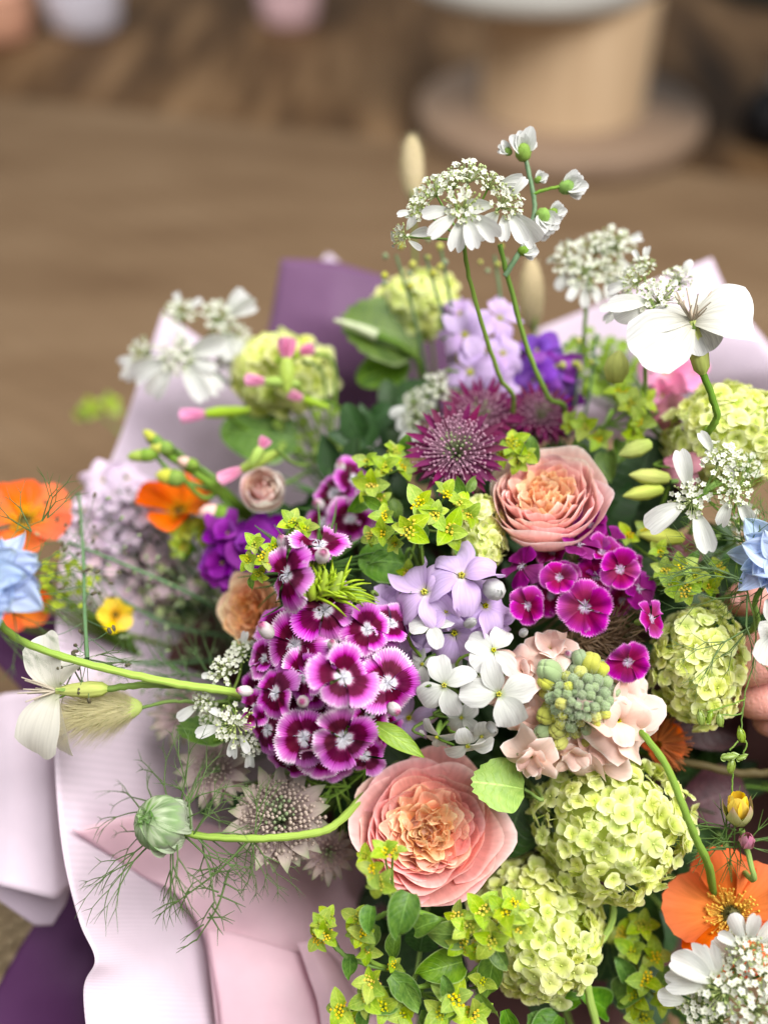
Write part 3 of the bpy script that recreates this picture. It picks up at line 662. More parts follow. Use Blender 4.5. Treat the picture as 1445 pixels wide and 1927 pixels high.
pink_head('big rounded head of white edged burgundy pinks at the centre left', 622, 1275, .445, [
    (645, 1275, .408, 64, .05, .05, .2), (612, 1150, .424, 56, 0, .55, .9), (556, 1215, .426, 58, -.35, .3, .4), (728, 1285, .424, 62, .45, .05, 1.0), (690, 1185, .424, 52, .3, .45, .1),
    (735, 1175, .432, 44, .7, .55, .5), (572, 1388, .420, 60, -.2, -.4, .8), (645, 1388, .415, 62, .05, -.45, .3), (520, 1305, .426, 52, -.7, 0, .6), (505, 1372, .432, 48, -.9, -.25, .2),
    (535, 1255, .430, 48, -.6, .15, 1.1), (610, 1418, .428, 50, -.05, -1.0, .5), (575, 1270, .422, 50, -.25, .05, .5), (690, 1350, .426, 52, .35, -.35, .2), (500, 1240, .44, 42, -.9, .3, .3), (590, 1335, .432, 44, -.1, -.1, .9), (685, 1420, .432, 44, .3, -.8, .4), (482, 1335, .436, 42, -.9, 0, .7), (660, 1222, .430, 44, .1, .3, .2), (545, 1430, .436, 44, -.4, -.9, .1)], PB, 'heads of bicolour pinks',
    [(500, 1185, .425, 20, -.5, .6), (570, 1320, .412, 17, -.1, 0), (742, 1335, .418, 18, .4, -.3), (625, 1212, .416, 13, 0, .5), (460, 1300, .430, 15, -1, .1)], fill=(26, 620, 1285, 138, 150, 44, .425))
r2 = pink_head('side view pair of white edged burgundy pinks with spiky green buds', 590, 1075, .440, [
    (543, 1082, .418, 60, -.75, .15, .7), (600, 1030, .424, 58, .25, 1.2, .2)], PB, 'heads of bicolour pinks', [(607, 1045, .410, 21, .1, .3), (533, 1020, .425, 17, -.3, .8)])
GB = plain('lime_bud', (.40, .56, .07), .45, .2)
for (bx, by, tx, ty) in [(585, 1105, -.1, .9), (610, 1098, .1, .9), (633, 1100, .4, .9), (565, 1108, -.3, .7)]:
    child('green_bud', one(lathe([(.001, -.9), (.26, -.8), (.34, -.2), (.22, .5), (.08, .95), (.001, 1.)], 10), 'green_bud', GB), r2, frame(W(bx, by, .418), face(bx, by, tx, ty, .4)) @ Sc(m(30)))
mb = MB(); g = random.Random(5)
for i in range(46):
    a = R(g.uniform(-30, 120)); L = g.uniform(40, 85); x0, y0 = 605 + g.uniform(-25, 35), 1118 + g.uniform(-12, 12)
    mb.add(*tube(catm([W(x0, y0, .424), W(x0 + L * .6 * math.cos(a), y0 - L * .6 * math.sin(a), .416), W(x0 + L * math.cos(a), y0 - L * math.sin(a) + 8, .418 + g.uniform(-.006, .01))], 4), .0010, .0002, 4))
o = child('spiky_bracts', mb.mesh('spiky_bracts', GB), r2); o['kind'] = 'stuff'
pink_head('blurred dark bicolour pinks in the shade behind the yellow green sprigs', 640, 945, .495, [
    (628, 930, .49, 44, -.4, .3, .2), (668, 905, .49, 42, 0, .7, .5), (660, 975, .485, 42, 0, .2, .8), (612, 985, .49, 38, -.5, 0, .1), (690, 955, .49, 40, .4, .3, .1)], PB, 'heads of bicolour pinks', [(600, 950, .49, 16, -.5, .3), (640, 880, .49, 15, 0, .8)])
pink_head('head of magenta pinks below the upper peach rose', 1100, 1120, .462, [
    (1052, 1087, .425, 42, -.1, .2, .3), (994, 1140, .428, 43, -.3, 0, .8), (1100, 1142, .420, 60, 0, -.05, .15), (1165, 1072, .428, 44, .3, .25, .9), (1222, 1165, .430, 42, 1.0, .1, .4), (1180, 1245, .426, 46, .25, -.15, .6),
    (1090, 1028, .442, 42, 0, 1.0, .2, PMD), (985, 1068, .442, 48, -.6, .7, .5, PMD), (1125, 1050, .445, 44, .1, .6, .1, PMD), (1200, 1110, .446, 44, .7, .3, .2, PMD), (1110, 990, .455, 40, .1, 1.1, .3, PMD), (1150, 1020, .452, 38, .4, .9, .7, PMD)], PM, 'heads of magenta pinks',
    [(1070, 1232, .43, 13, -.2, .2)], bmat=THREADR, fill=(9, 1100, 1075, 105, 75, 44, .440))
r3 = bpy.data.objects['sweet_william.003'] if 'sweet_william.003' in bpy.data.objects else None
mb = MB(); g = random.Random(15)
for i in range(110):
    a = R(g.uniform(-75, 75)); L = g.uniform(40, 95); x0, y0 = 1090 + g.uniform(-30, 60), 1195 + g.uniform(-15, 25)
    mb.add(*tube(catm([W(x0, y0, .452), W(x0 + L * .6 * math.cos(a), y0 - L * .6 * math.sin(a) * .6, .447), W(x0 + L * math.cos(a), y0 - L * math.sin(a) * .7 - 4, .444 + g.uniform(-.006, .01))], 4), .0009, .0002, 4))
o = child('whiskers', mb.mesh('whiskers', THREADR), r3); o['kind'] = 'stuff'
# ------------------------------------------------------------------ four petalled flowers
def cross_petals(mat, n=5, wid=.42, base=.14, ruf=.06, bend=(.25, -.35)):
    return [one(petal(.88 + .24 * random.Random(i + 40).random(), wid * (.8 + .4 * random.Random(i + 20).random()), base, .62, .32, 2.4, (bend[0] + random.Random(i).uniform(-.15, .15), bend[1] + random.Random(i + 9).uniform(-.35, .2)), .12 + .3 * random.Random(i + 60).uniform(-1, 1), ruf, 3 + 2 * random.Random(i).random(), notch=.03, nu=13, nv=12, seed=i, twist=.35 * random.Random(i + 70).uniform(-1, 1)), 'petal', mat) for i in range(n)]
CW = cross_petals(WHITE, 10, .36, .10, .13, (.35, -.7)); CL = cross_petals(LILAC, 12, .39, .10, .34, (.6, -1.5)); CV = cross_petals(VIOLET, 8, .42, .16, .2, (.4, -1.0)); CB = cross_petals(BLUSH, 9, .60, .2, .40, (.8, -1.0))
CPU = cross_petals(PURPLE, 6, .5, .2, .14, (.5, -.4)); CPK = cross_petals(PINKP, 6, .45, .2, .12, (.5, -.4)); CDU = cross_petals(DUSKY, 6, .45, .2, .12, (.5, -.4))
mb = MB()
for k in range(5): mb.add(*ball((.05 * math.cos(k * 1.256), .05 * math.sin(k * 1.256), .06), (.035, .035, .06), 5, 4), 0)
mb.add(*lathe([(.04, -.75), (.11, -.6), (.12, -.2), (.08, .0), (.04, .03)], 8), 1)
THROAT = mb.mesh('throat', [YELG, STEM])
def cross_floret(root, px, py, d, r, tx, ty, roll, pets, g, n=4, throat=None, extra=0):
    M0 = frame(W(px, py, d), face(px, py, tx, ty), roll); s = m(r, d); Ms = M0 @ Sc(s)
    fl = child('floret', throat or THROAT, root, Ms); MW[fl.name] = Ms
    for k in range(n): child('petal', pets[g.randrange(len(pets))], fl, Ms @ Rz(2 * PI * k / n + g.uniform(-.24, .24)) @ T(0, .05, .0) @ Rx(g.uniform(-.25, .3)) @ Ry(g.uniform(-.22, .22)))
    for k in range(extra):
        child('petal', pets[g.randrange(len(pets))], fl, Ms @ Rz(2 * PI * k / max(extra, 1) + .6 + g.uniform(-.3, .3)) @ T(0, .03, .03) @ Rx(.6 + g.uniform(-.2, .4)) @ Sc(.66))
    return fl
def cross_head(name, label, cat, px, py, d, florets, pets, buds=(), group=None, n=4, extra=0, smat=STEM):
    g = random.Random(px + py); root = thing(name, label, cat, W(px, py, d), group)
    c = W(px, py, d)
    for q in florets:
        cross_floret(root, *q[:7], q[7] if len(q) > 7 else pets, g, n, None, extra)
        s = W(q[0], q[1], q[2]); f = face(q[0], q[1], q[3], q[4])
        mb = MB().add(*tube(catm([s - f * m(q[3 - 3 + 3 - 3], .43) * 0 - f * .006, (s - f * .018).lerp(c, .25), c], 4), .0006, .0010, 5))
        child('pedicel', mb.mesh('pedicel', smat), root)
    for b in buds: bud(root, *b)
    stem_of(root, c, face(px, py), .0016)
    return root
cross_head('dames_rocket', 'cluster of pure white four petalled flowers at the centre', 'dames rocket', 880, 1320, .455, [
    (836, 1290, .420, 66, -.15, .1, .45), (928, 1224, .424, 62, .2, .25, .9), (938, 1306, .416, 70, .1, -.05, .2), (812, 1176, .428, 50, -.15, .35, .15), (822, 1385, .430, 46, -.3, -1.3, .3), (880, 1402, .426, 54, .1, -1.1, .5), (868, 1350, .44, 40, 0, -.4, .9), (905, 1270, .436, 42, .2, .1, .5), (795, 1250, .438, 40, -.5, .2, .2), (845, 1230, .44, 38, 0, .4, .6), (905, 1385, .438, 40, .5, -.8, .2)], CW,
    [(985, 1190, .43, 12, .3, .3, WHITE), (925, 1370, .425, 14, .3, -.5, WHITE)])
cross_head('stock', 'lilac stock with broad drooping petals left of the magenta pinks', 'stock flower', 850, 1130, .465, [
    (868, 1085, .428, 86, .0, .75, .2), (800, 1115, .432, 84, -.55, .35, .6), (912, 1140, .432, 70, .45, .1, .3), (855, 1190, .436, 78, -.1, -.3, .9), (752, 1160, .442, 74, -.7, .1, .2), (905, 1195, .442, 62, .2, -.4, .2), (770, 1350, .452, 66, -.2, -.2, .3), (725, 1140, .445, 48, -.7, .3, .5), (840, 1150, .428, 54, -.1, .1, .4), (930, 1175, .438, 50, .5, -.1, .8), (770, 1210, .444, 54, -.5, -.3, .2)], CL,
    [(930, 1110, .424, 30, .3, -.2, WHITE, 1.3), (885, 1172, .424, 14, .4, .2, WHITE, 2.)])
cross_head('stock', 'blush pink stock behind the downy green bud cluster', 'stock flower', 1085, 1330, .468, [
    (1035, 1225, .436, 58, -.2, .7, .2), (985, 1265, .436, 58, -.5, .2, .3), (1160, 1355, .430, 88, .45, -.05, .75), (1000, 1420, .428, 62, -.2, -.9, .6), (950, 1290, .445, 58, -.5, .2, .1), (1080, 1410, .434, 62, .1, -.7, .4), (1020, 1360, .437, 64, -.4, -.2, .9), (1175, 1310, .438, 62, .6, .3, .1), (1130, 1400, .436, 66, .2, -.5, .0)], CB, extra=4)
cross_head('stock', 'tall lilac stock out of focus at the top centre of the bouquet', 'stock flower', 905, 680, .535, [
    (875, 630, .505, 62, -.2, .2, .5), (940, 600, .515, 58, .2, .5, .3), (945, 665, .51, 56, .3, .1, .8), (885, 700, .505, 64, -.2, -.1, .2), (930, 735, .51, 62, .2, -.2, .6), (865, 590, .52, 40, -.2, .4, .3), (960, 760, .52, 50, .4, -.3, .3)], CL)
cross_head('stock', 'violet purple stock out of focus right of the tall lilac one', 'stock flower', 1030, 700, .54, [
    (1010, 660, .515, 54, 0, .4, .5), (1045, 690, .515, 52, .3, .1, .1), (1005, 715, .515, 54, -.2, -.1, .8), (1060, 735, .52, 48, .4, -.2, .4), (985, 770, .53, 44, -.2, -.3, .2)], CV, extra=3)
cross_head('stock', 'deep purple stock out of focus behind the apricot rose at the left', 'stock flower', 445, 1040, .53, [
    (430, 1005, .50, 52, -.3, .4, .2), (470, 1030, .50, 56, .2, .2, .6), (420, 1060, .50, 54, -.5, 0, .9), (455, 1085, .50, 52, 0, -.2, .3), (495, 1000, .505, 44, .3, .6, .3)], CPU, extra=4)
PALEL = petal_mat('pale_lilac_petal', [(0, (.80, .68, .80)), (1, (.84, .70, .88))], .1, .2, .3, .5, 18, .02, .12)
CPL = cross_petals(PALEL, 8, .44, .2, .22, (.5, -1.))
cross_head('stock', 'pale lilac flower spike, strongly blurred, at the left rim of the paper', 'stock flower', 235, 940, .56, [
    (195, 905, .55, 46, -.3, .4, .1), (240, 900, .55, 46, 0, .5, .5), (270, 950, .55, 48, .3, .1, .9), (215, 960, .55, 48, -.3, 0, .3), (160, 960, .545, 40, -.6, .2, .3), (290, 1000, .555, 44, .3, -.2, .6), (180, 1010, .54, 40, -.4, -.1, .2), (330, 1040, .55, 40, .2, -.2, .1)], CPL)
def tiny_spray(label, px, py, d, rx, ry, n, mt, gm, rr):
    g = random.Random(px); root = thing('filler_spray', label, 'filler flower', W(px, py, d), 'blurred filler sprays at the left'); mb = MB(); st_ = MB(); c = W(px + 160, py + 140, d + .05)
    for i in range(n):
        q = math.sqrt((i + .5) / n); a = i * 2.39996; x = px + rx * q * math.cos(a) + g.uniform(-9, 9); y = py + ry * q * math.sin(a) + g.uniform(-9, 9); dd = d + g.uniform(-.014, .014)
        Mf = frame(W(x, y, dd), face(x, y, g.uniform(-.6, .6), g.uniform(-.3, .9)), g.random() * 6) @ Sc(m(rr * g.uniform(.7, 1.2), dd))
        for k in range(5): mb.add(*petal(1, .42, .3, .6, .3, 2.2, (.5, -.2), .2, .1, 3, nu=4, nv=4, seed=k), 0, Mf @ Rz(k * 1.2566))
        st_.add(*tube([W(x, y, dd), (W(x, y, dd + .004)).lerp(c, .4), c], .0004, .0006, 3))
    child('florets', mb.mesh('florets', mt), root)['kind'] = 'stuff'; child('stalks', st_.mesh('stalks', gm), root)['kind'] = 'stuff'
tiny_spray('pale lilac filler spray in soft blur beside the left orange geum', 205, 985, .545, 95, 70, 70, PALEL, STEMB, 15)
tiny_spray('pinkish lilac filler spray in soft blur above the yellow flower', 270, 1085, .555, 120, 60, 70, petal_mat('pale_pink_petal', [(0, (.75, .6, .66)), (1, (.80, .62, .70))], .1, .2, .3, .5, 18, .02, .12), STEMB, 14)
tiny_spray('greenish filler spray in soft blur left of the dark purple stock', 350, 1120, .55, 90, 60, 46, GTINY, STEM, 9)
tiny_spray('green filler spray in soft blur between the back left snowball and the blush rose', 575, 810, .555, 90, 60, 24, BUPB, STEM, 12)
tiny_spray('small green filler spray at the left edge between the geum and the white flower', 110, 1100, .50, 70, 50, 40, BUPB, STEM, 9)
tiny_spray('green filler spray in the shade below the back right lilac paper', 1120, 690, .55, 80, 60, 50, BUPB, STEM, 13)
cross_head('pink_flower', 'bright pink blurred flower under the large white flower at upper right', 'pink flower', 1262, 715, .53, [
    (1250, 700, .505, 52, -.2, .2, .2), (1290, 705, .51, 46, .3, .3, .7), (1245, 745, .505, 36, -.2, -.5, .4)], CPK)
cross_head('dusky_flower', 'dusky pink flower peeping out beside the snowball at the right edge', 'pink flower', 1280, 860, .50, [
    (1262, 775, .487, 38, -.5, .3, .2), (1283, 880, .465, 46, -.3, .3, .5), (1290, 1035, .47, 36, -.2, -.4, .1)], CDU)
# downy buds of the blush stock
root = thing('stock_bud_cluster', 'downy grey green and yellow bud cluster in front of the blush stock', 'flower buds', W(1085, 1315, .43))
BG = []
for q, mt in enumerate((BUDG, BUDY)):
    mb = MB()
    for k in range(4):
        mb.add(*ball((.22 * math.cos(k * 1.57), .22 * math.sin(k * 1.57), .1), (.58, .58, .95), 10, 8))
    BG.append(mb.mesh('bud', mt))
g = random.Random(2)
for i in range(74):
    q = math.sqrt((i + .5) / 74); a = i * 2.39996
    x = 1094 + 72 * q * math.cos(a) + g.uniform(-3, 3); y = 1322 + 74 * q * math.sin(a) + g.uniform(-3, 3)
    d_ = .412 + .028 * q ** 2.2 + g.uniform(-.002, .002); r_ = 7 + 11 * q + g.uniform(-1, 3)
    low = (y - 1318) / 80
    mt = 1 if g.random() < (.06 + .75 * max(0, low) + (.3 if q > .7 else 0)) else 0
    child('bud', BG[mt], root, frame(W(x, y, d_), face(x, y, 1.3 * q * math.cos(a), -1.3 * q * math.sin(a)), g.random() * 3) @ Sc(m(r_)))
for (x, y, r_, mt) in [(1035, 1265, 30, 0), (1030, 1285, 22, 1), (1110, 1250, 26, 1), (1130, 1262, 20, 1), (1090, 1240, 20, 0), (1030, 1345, 24, 1), (1022, 1375, 20, 0), (1055, 1395, 18, 1), (1050, 1370, 24, 1)]:
    child('bud', BG[mt], root, frame(W(x, y, .428), face(x, y, (x - 1092) / 90, (1318 - y) / 90), g.random() * 3) @ Sc(m(r_)))
V = []; Fs = []; ng = np.random.default_rng(3); cb = W(1090, 1318, .438)
for i in range(2600):
    q = math.sqrt(ng.random()) * .98; a = ng.random() * 6.28
    x = 1092 + 78 * q * math.cos(a); y = 1320 + 80 * q * math.sin(a); p0 = W(x, y, .406 + .030 * q ** 2.2)
    v = (p0 - cb).normalized() + Vector(ng.normal(size=3)) * .5; sd = v.cross(FWD).normalized() * .00007; V += [list(p0 - sd), list(p0 + sd), list(p0 + v.normalized() * .0017)]; Fs.append((3 * i, 3 * i + 1, 3 * i + 2))
child('down', MB().add(V, Fs).mesh('down', plain('pale_down', (.6, .66, .5), .7, .4, .05)), root)['kind'] = 'stuff'
stem_of(root, W(1085, 1315, .43), face(1085, 1315), .002)
# ------------------------------------------------------------------ white lace umbels
UP_ = [one(petal(1, .20 + .03 * (i % 3), .20, .85, .20, 2.6, (.1 + .12 * (i % 4), -.25 - .2 * (i % 3)), [.2, .7, -.3, .5, .1, .9][i], .10, 3, notch=[.04, .14, 0, .08, .18, .05][i], nu=11, nv=10, seed=i, twist=[.3, -.5, .2, -.2, .5, 0][i]), 'petal', WHITE) for i in range(6)]
def tiny_cluster(n, g, dens=1):
    mb = MB()
    for i in range(n):
        q = math.sqrt((i + .5) / n); a = i * 2.39996 + g.uniform(-.3, .3)
        x, y, z = q * math.cos(a) * .92, q * math.sin(a) * .92, .62 - .42 * q * q + g.uniform(-.08, .08)
        mb.add(*tube([(0, 0, -.25), (x * .6, y * .6, z * .45), (x, y, z)], .022, .018, 3), 1)
        if g.random() < .38: mb.add(*ball((x, y, z), .065, 5, 4), 1)
        else:
            Mf = T(x, y, z) @ Rz(g.random() * 6) @ Rx(g.uniform(-.6, .6)) @ Ry(g.uniform(-.6, .6))
            for k in range(5): mb.add(*petal(.165, .072, .4, .5, None, 2, (.4, .1), .2, nu=3, nv=3), 0, Mf @ Rz(k * 1.2566))
            mb.add(*ball((0, 0, .02), .028, 4, 3), 1, Mf)
    return mb.mesh('umbellet', [WTINY, GTINY])
UMB = [tiny_cluster(46, random.Random(i)) for i in range(4)]
def lace(label, px, py, d, umbs, group='white lace flowers', path_=None, smat=STEM, tx=0, ty=0):
    """umbs: (px, py, d, r, tx, ty, [petal (angle in degrees on the picture, length px)...])"""
    g = random.Random(px * 3 + py); c = W(px, py, d); root = thing('lace_flower', label, 'lace flower', c, group)
    for (x, y, dd, r_, ux, uy, pets) in umbs:
        f = face(x, y, ux, uy); M0 = frame(W(x, y, dd), f, g.random() * 6); s = m(r_, dd)
        u = child('umbellet', UMB[g.randrange(4)], root, M0 @ Sc(s)); MW[u.name] = M0 @ Sc(s)
        for (ang, L, *rest) in pets:
            a = R(ang); dirv = RGT * math.cos(a) + UPV * math.sin(a) - ray(x, y) * (rest[0] if rest else .15)
            zv = face(x, y, 0, .3); zv = (zv - dirv.normalized() * zv.dot(dirv.normalized())).normalized()
            yv = dirv.normalized(); xv = yv.cross(zv)
            Mp = Matrix((xv, yv, zv)).transposed().to_4x4(); Mp.translation = W(x, y, dd) + dirv.normalized() * s * .5
            child('petal', UP_[g.randrange(6)], u, Mp @ Sc(m(L, dd)))
        child('ray', MB().add(*tube(catm([W(x, y, dd) - f * s * .2, (W(x, y, dd) - f * s * .9).lerp(c, .35), c], 4), .0005, .0007, 5)).mesh('ray', smat), root)
    if path_: px_tube(root, path_, .0010, .0012, smat)
    else: stem_of(root, c, face(px, py, tx, ty), .0013, smat)
    return root
lace('sharp white lace flower standing highest at the top of the bouquet', 872, 452, .428, [
    (818, 362, .425, 40, -.5, .9, []), (880, 335, .432, 44, 0, 1.3, []), (790, 395, .424, 30, -.8, .5, [(195, 34)]), (872, 392, .416, 42, 0, .45, [(258, 70, .2), (285, 74, .2), (222, 74, .1), (188, 62, .1), (318, 72, .2)]),
    (948, 385, .422, 42, .6, .5, [(232, 66, .2), (270, 60), (298, 72), (310, 80, -.1), (48, 44), (188, 60, .1)]), (920, 350, .436, 36, .5, 1.0, [(8, 50), (-10, 46)]), (758, 445, .424, 27, -1.0, .1, [(60, 34), (10, 38), (-35, 32)]), (850, 350, .43, 36, -.2, 1.1, [])],
    path_=[(872, 452, .428), (882, 520, .44), (910, 620, .452), (940, 710, .468), (965, 780, .49), (900, 1000, .56)])
root = thing('white_buds', 'slender sprig of white buds above the tallest lace flower', 'bud sprig', W(1000, 420, .45))
px_tube(root, [(986, 285, .447), (1000, 350, .447), (1005, 400, .448), (985, 460, .446), (950, 520, .448)], .0011, .0013, STEMB)
px_tube(root, [(1002, 365, .447), (1035, 355, .446), (1068, 350, .445)], .0008, .0008, STEM, 'side_stem')
px_tube(root, [(1004, 400, .448), (1022, 405, .447), (1030, 410, .446)], .0008, .0008, STEM, 'side_stem')
px_tube(root, [(940, 460, .444), (960, 540, .452), (990, 650, .466), (1030, 745, .48), (1060, 790, .50), (980, 1000, .56)], .0012, .0014, STEM, 'main_stem')
for (x, y, a, r_) in [(984, 286, 95, 40), (1066, 352, 15, 36), (1022, 408, -75, 38), (985, 472, 10, 26), (1012, 338, 40, 18), (1040, 400, 20, 24), (955, 285, 150, 20)]:
    q = R(a)
    for k in range(9):
        t = (k - 4) * .2
        M0 = frame(W(x, y, .446 + (k % 3) * .002), UPV.lerp(-FWD, .5)); dv = RGT * math.cos(q + t) + UPV * math.sin(q + t) - FWD * (.3 * ((k % 3) - 1))
        child('bud', one(petal(1.05, .36, .3, .55, None, 2.2, (.2, .1), .7, nu=6, nv=6, seed=k), 'bud', WHITE), root, frame(W(x, y, .446), dv.cross(FWD).cross(dv) * -1 if False else (-FWD + dv * .1), 0) @ Rz(q + t - PI / 2) @ Rx((k % 3 - 1) * .4) @ Sc(m(r_ * (1.2 if k in (2, 3) else 1))))
    child('sepal_cup', one(ball((0, 0, 0), (m(r_ * .42), m(r_ * .5), m(r_ * .42)), 9, 7), 'sepal_cup', STEM), root, frame(W(x, y, .446), -FWD, q - PI / 2))
lace('soft focus white lace flower behind the tallest one, to its right', 1110, 500, .505, [
    (1070, 490, .505, 40, -.4, .6, [(250, 44), (280, 46)]), (1120, 470, .505, 38, .1, 1., []), (1155, 465, .505, 42, .4, .6, [(300, 40), (20, 36)]), (1100, 515, .502, 40, 0, .3, [(240, 48), (270, 48), (300, 44)]), (1140, 505, .503, 36, .4, .2, [(280, 44), (320, 40)])],
    path_=[(1110, 500, .505), (1100, 600, .51), (1090, 700, .53), (1020, 900, .57)])
lace('white lace flower just left of the large white flower at upper right', 1232, 580, .452, [
    (1195, 530, .455, 36, -.5, .7, [(200, 40), (240, 40)]), (1240, 565, .442, 46, .1, .6, [(200, 74), (190, 90), (250, 50), (285, 46)]), (1275, 530, .462, 34, .4, .9, [(60, 32)]), (1180, 575, .455, 30, -.8, .2, [(190, 46), (215, 44)]), (1210, 505, .465, 28, 0, 1.2, [(80, 30), (120, 28)])],
    path_=[(1232, 590, .452), (1215, 680, .47), (1200, 800, .50), (1100, 1000, .56)])
lace('blurred white lace flower with the widest petals at the left back', 350, 665, .545, [
    (340, 595, .545, 36, -.2, .9, [(100, 30), (40, 36)]), (412, 605, .545, 42, .3, .7, [(25, 62), (48, 58), (305, 70), (285, 66)]), (335, 672, .535, 40, -.1, .3, [(205, 78), (236, 74), (300, 92), (322, 92), (15, 80), (345, 60), (85, 40)]), (275, 665, .54, 34, -.6, .2, [(200, 40), (230, 52), (260, 46)]), (440, 640, .55, 36, .5, .2, [(270, 56), (300, 60), (240, 50)])],
    path_=[(360, 665, .545), (440, 730, .55), (520, 820, .55), (590, 900, .56), (760, 1120, .60)], smat=STEMB)
lace('dim white lace flower behind the burgundy astrantia', 820, 745, .52, [
    (790, 760, .515, 36, -.4, .4, [(200, 46), (230, 50)]), (830, 730, .515, 38, 0, .8, [(240, 52), (300, 46)]), (870, 745, .515, 36, .4, .5, [(280, 46), (320, 44)]), (775, 790, .515, 30, -.6, 0, [(250, 40), (280, 44)])])
lace('sharp white lace flower with three long petals at the right edge', 1320, 930, .445, [
    (1300, 940, .425, 42, -.1, .15, [(104, 84, .1), (214, 86, .2), (288, 92, .2)]), (1352, 868, .435, 44, .2, .5, [(125, 52)]), (1378, 925, .435, 36, .4, .1, [(95, 40), (250, 56), (300, 50)]), (1400, 880, .45, 36, .6, .5, []), (1392, 985, .45, 40, .5, -.1, [])])
lace('small greenish white lace flower left of the big bicolour pink head', 430, 1320, .448, [
    (425, 1265, .444, 34, -.4, .5, [(190, 30)]), (385, 1318, .440, 26, -.6, .2, [(215, 50)]), (442, 1362, .432, 44, -.2, -.1, [(195, 56), (265, 44), (295, 40), (150, 34)]), (455, 1230, .452, 32, -.3, .7, [(80, 30)]), (470, 1395, .44, 30, 0, -.4, [(270, 36)]), (400, 1345, .446, 28, -.5, 0, [])])
lace('white lace flower in the bottom right corner overlapping the orange flower', 1375, 1850, .43, [
    (1360, 1860, .412, 60, -.1, .3, [(150, 92, .2), (128, 82, .2), (172, 86, .1), (108, 66, .2)]), (1405, 1790, .412, 46, .1, .5, [(110, 60, .2), (75, 62, .2), (40, 60), (150, 44)]), (1440, 1830, .412, 50, .4, .3, [(70, 60), (30, 50)]), (1310, 1890, .418, 42, -.4, .1, [(165, 60), (130, 66)]), (1420, 1900, .412, 60, .2, 0, []), (1350, 1925, .415, 48, -.1, -.2, []), (1385, 1825, .42, 36, 0, .4, [(95, 66, .2), (125, 60, .2)])])
# ------------------------------------------------------------------ astrantia
def astrantia(label, px, py, d, rpx, tx, ty, mb_, pins, n=16, npin=90, dome=.45, group='astrantia stars', pr=.030, layers=2, wid=.135):
    f = face(px, py, tx, ty); M0 = frame(W(px, py, d), f); s = m(rpx, d); root = thing('astrantia', label, 'astrantia', M0, group)
    g = random.Random(px)
    for l in range(layers):
        for k in range(n):
            V = petal(s * (1 - .1 * l) * g.uniform(.92, 1.06), s * wid * g.uniform(.85, 1.15), .4, pointed=True, pw=(.85, .75), bend=(.3 - .15 * l, -.15 + g.uniform(-.2, .2)), cup=.3, nu=6, nv=7, seed=k)
            child('bract', one(V, 'bract', mb_), root, M0 @ Rz((k + .5 * l) * 2 * PI / n + g.uniform(-.08, .08)) @ T(0, s * .05, -s * .03 * l) @ Rx(.12 + .22 * (1 - l)))
    mb = MB()
    for i in range(npin):
        q = math.sqrt((i + .5) / npin); a = i * 2.39996
        x, y, z = s * dome * 1.25 * q * math.cos(a) * g.uniform(.92, 1.1), s * dome * 1.25 * q * math.sin(a) * g.uniform(.92, 1.1), s * dome * (.95 - .62 * q * q) * g.uniform(.85, 1.1)
        mb.add(*tube([(x * .2, y * .2, 0), (x * .65, y * .65, z * .7), (x, y, z)], s * .010, s * .008, 3), 0 if q > .35 else 1)
        mb.add(*ball((x, y, z), s * pr * g.uniform(.8, 1.25), 5, 4), 0 if (q > .38 or g.random() < .4) else 1)
    o = child('pin_florets', mb.mesh('pin_florets', pins), root, M0); o['kind'] = 'stuff'
    stem_of(root, W(px, py, d) - f * .002, f, .0014)
astrantia('burgundy astrantia star above the yellow green sprigs, in focus', 858, 855, .462, 104, .02, .4, BURG, [PIN, PING], 24, 260, .60, pr=.024, wid=.085)
astrantia('blurred burgundy astrantia behind the sharper star', 905, 790, .495, 84, .1, .7, BURG, [PIN, PING], 22, 120, .58, pr=.024, wid=.09)
astrantia('blurred burgundy astrantia to the right above the upper rose', 1015, 790, .50, 76, .2, .7, BURG, [PIN, PING], 22, 120, .58, pr=.024, wid=.09)
astrantia('pale mauve astrantia with a domed beige centre beside the lower rose', 530, 1545, .446, 106, -.15, .3, PALEB, [PINP, PING], 13, 300, .62, pr=.036, wid=.16)
astrantia('mauve astrantia turned away under the bicolour pinks at the left', 412, 1450, .470, 86, -.5, .3, PALEB, [PINP, PING], 14, 110, .45, pr=.028)
astrantia('small pale astrantia at the foot of the lower peach rose', 618, 1600, .466, 62, 0, -.3, PALEB, [PINP, PING], 12, 90, .55, pr=.036)
astrantia('mauve astrantia in the shade near the left paper edge', 345, 1345, .50, 66, -.4, .1, PALEB, [PINP, PING], 12, 50, .4)
# ------------------------------------------------------------------ bupleurum
BUPP = [one(petal(1, .36, .45, pointed=True, pw=(.62, .75), bend=(.45 + .1 * i, -.15 - .1 * i), cup=.18, nu=7, nv=8, seed=i), 'bract', BUPB) for i in range(4)]
def bup_centre(i):
    g = random.Random(i); mb = MB()
    for k in range(18):
        q = math.sqrt((k + .5) / 18) * .42; a = k * 2.4
        x, y, z = q * math.cos(a), q * math.sin(a), .18 + g.uniform(-.03, .05) - q * .2
        mb.add(*tube([(x * .3, y * .3, 0), (x, y, z)], .02, .02, 3), 1)
        for b in range(4): mb.add(*ball((x + .036 * math.cos(b * 1.57), y + .036 * math.sin(b * 1.57), z), .042, 5, 4), 0)
    mb.add(*tube([(0, 0, .02), (0, 0, -.5)], .035, .035, 5), 1)
    return mb.mesh('flower_star', [YEL if i % 2 else YELG, STEM])
BUPC = [bup_centre(i) for i in range(4)]
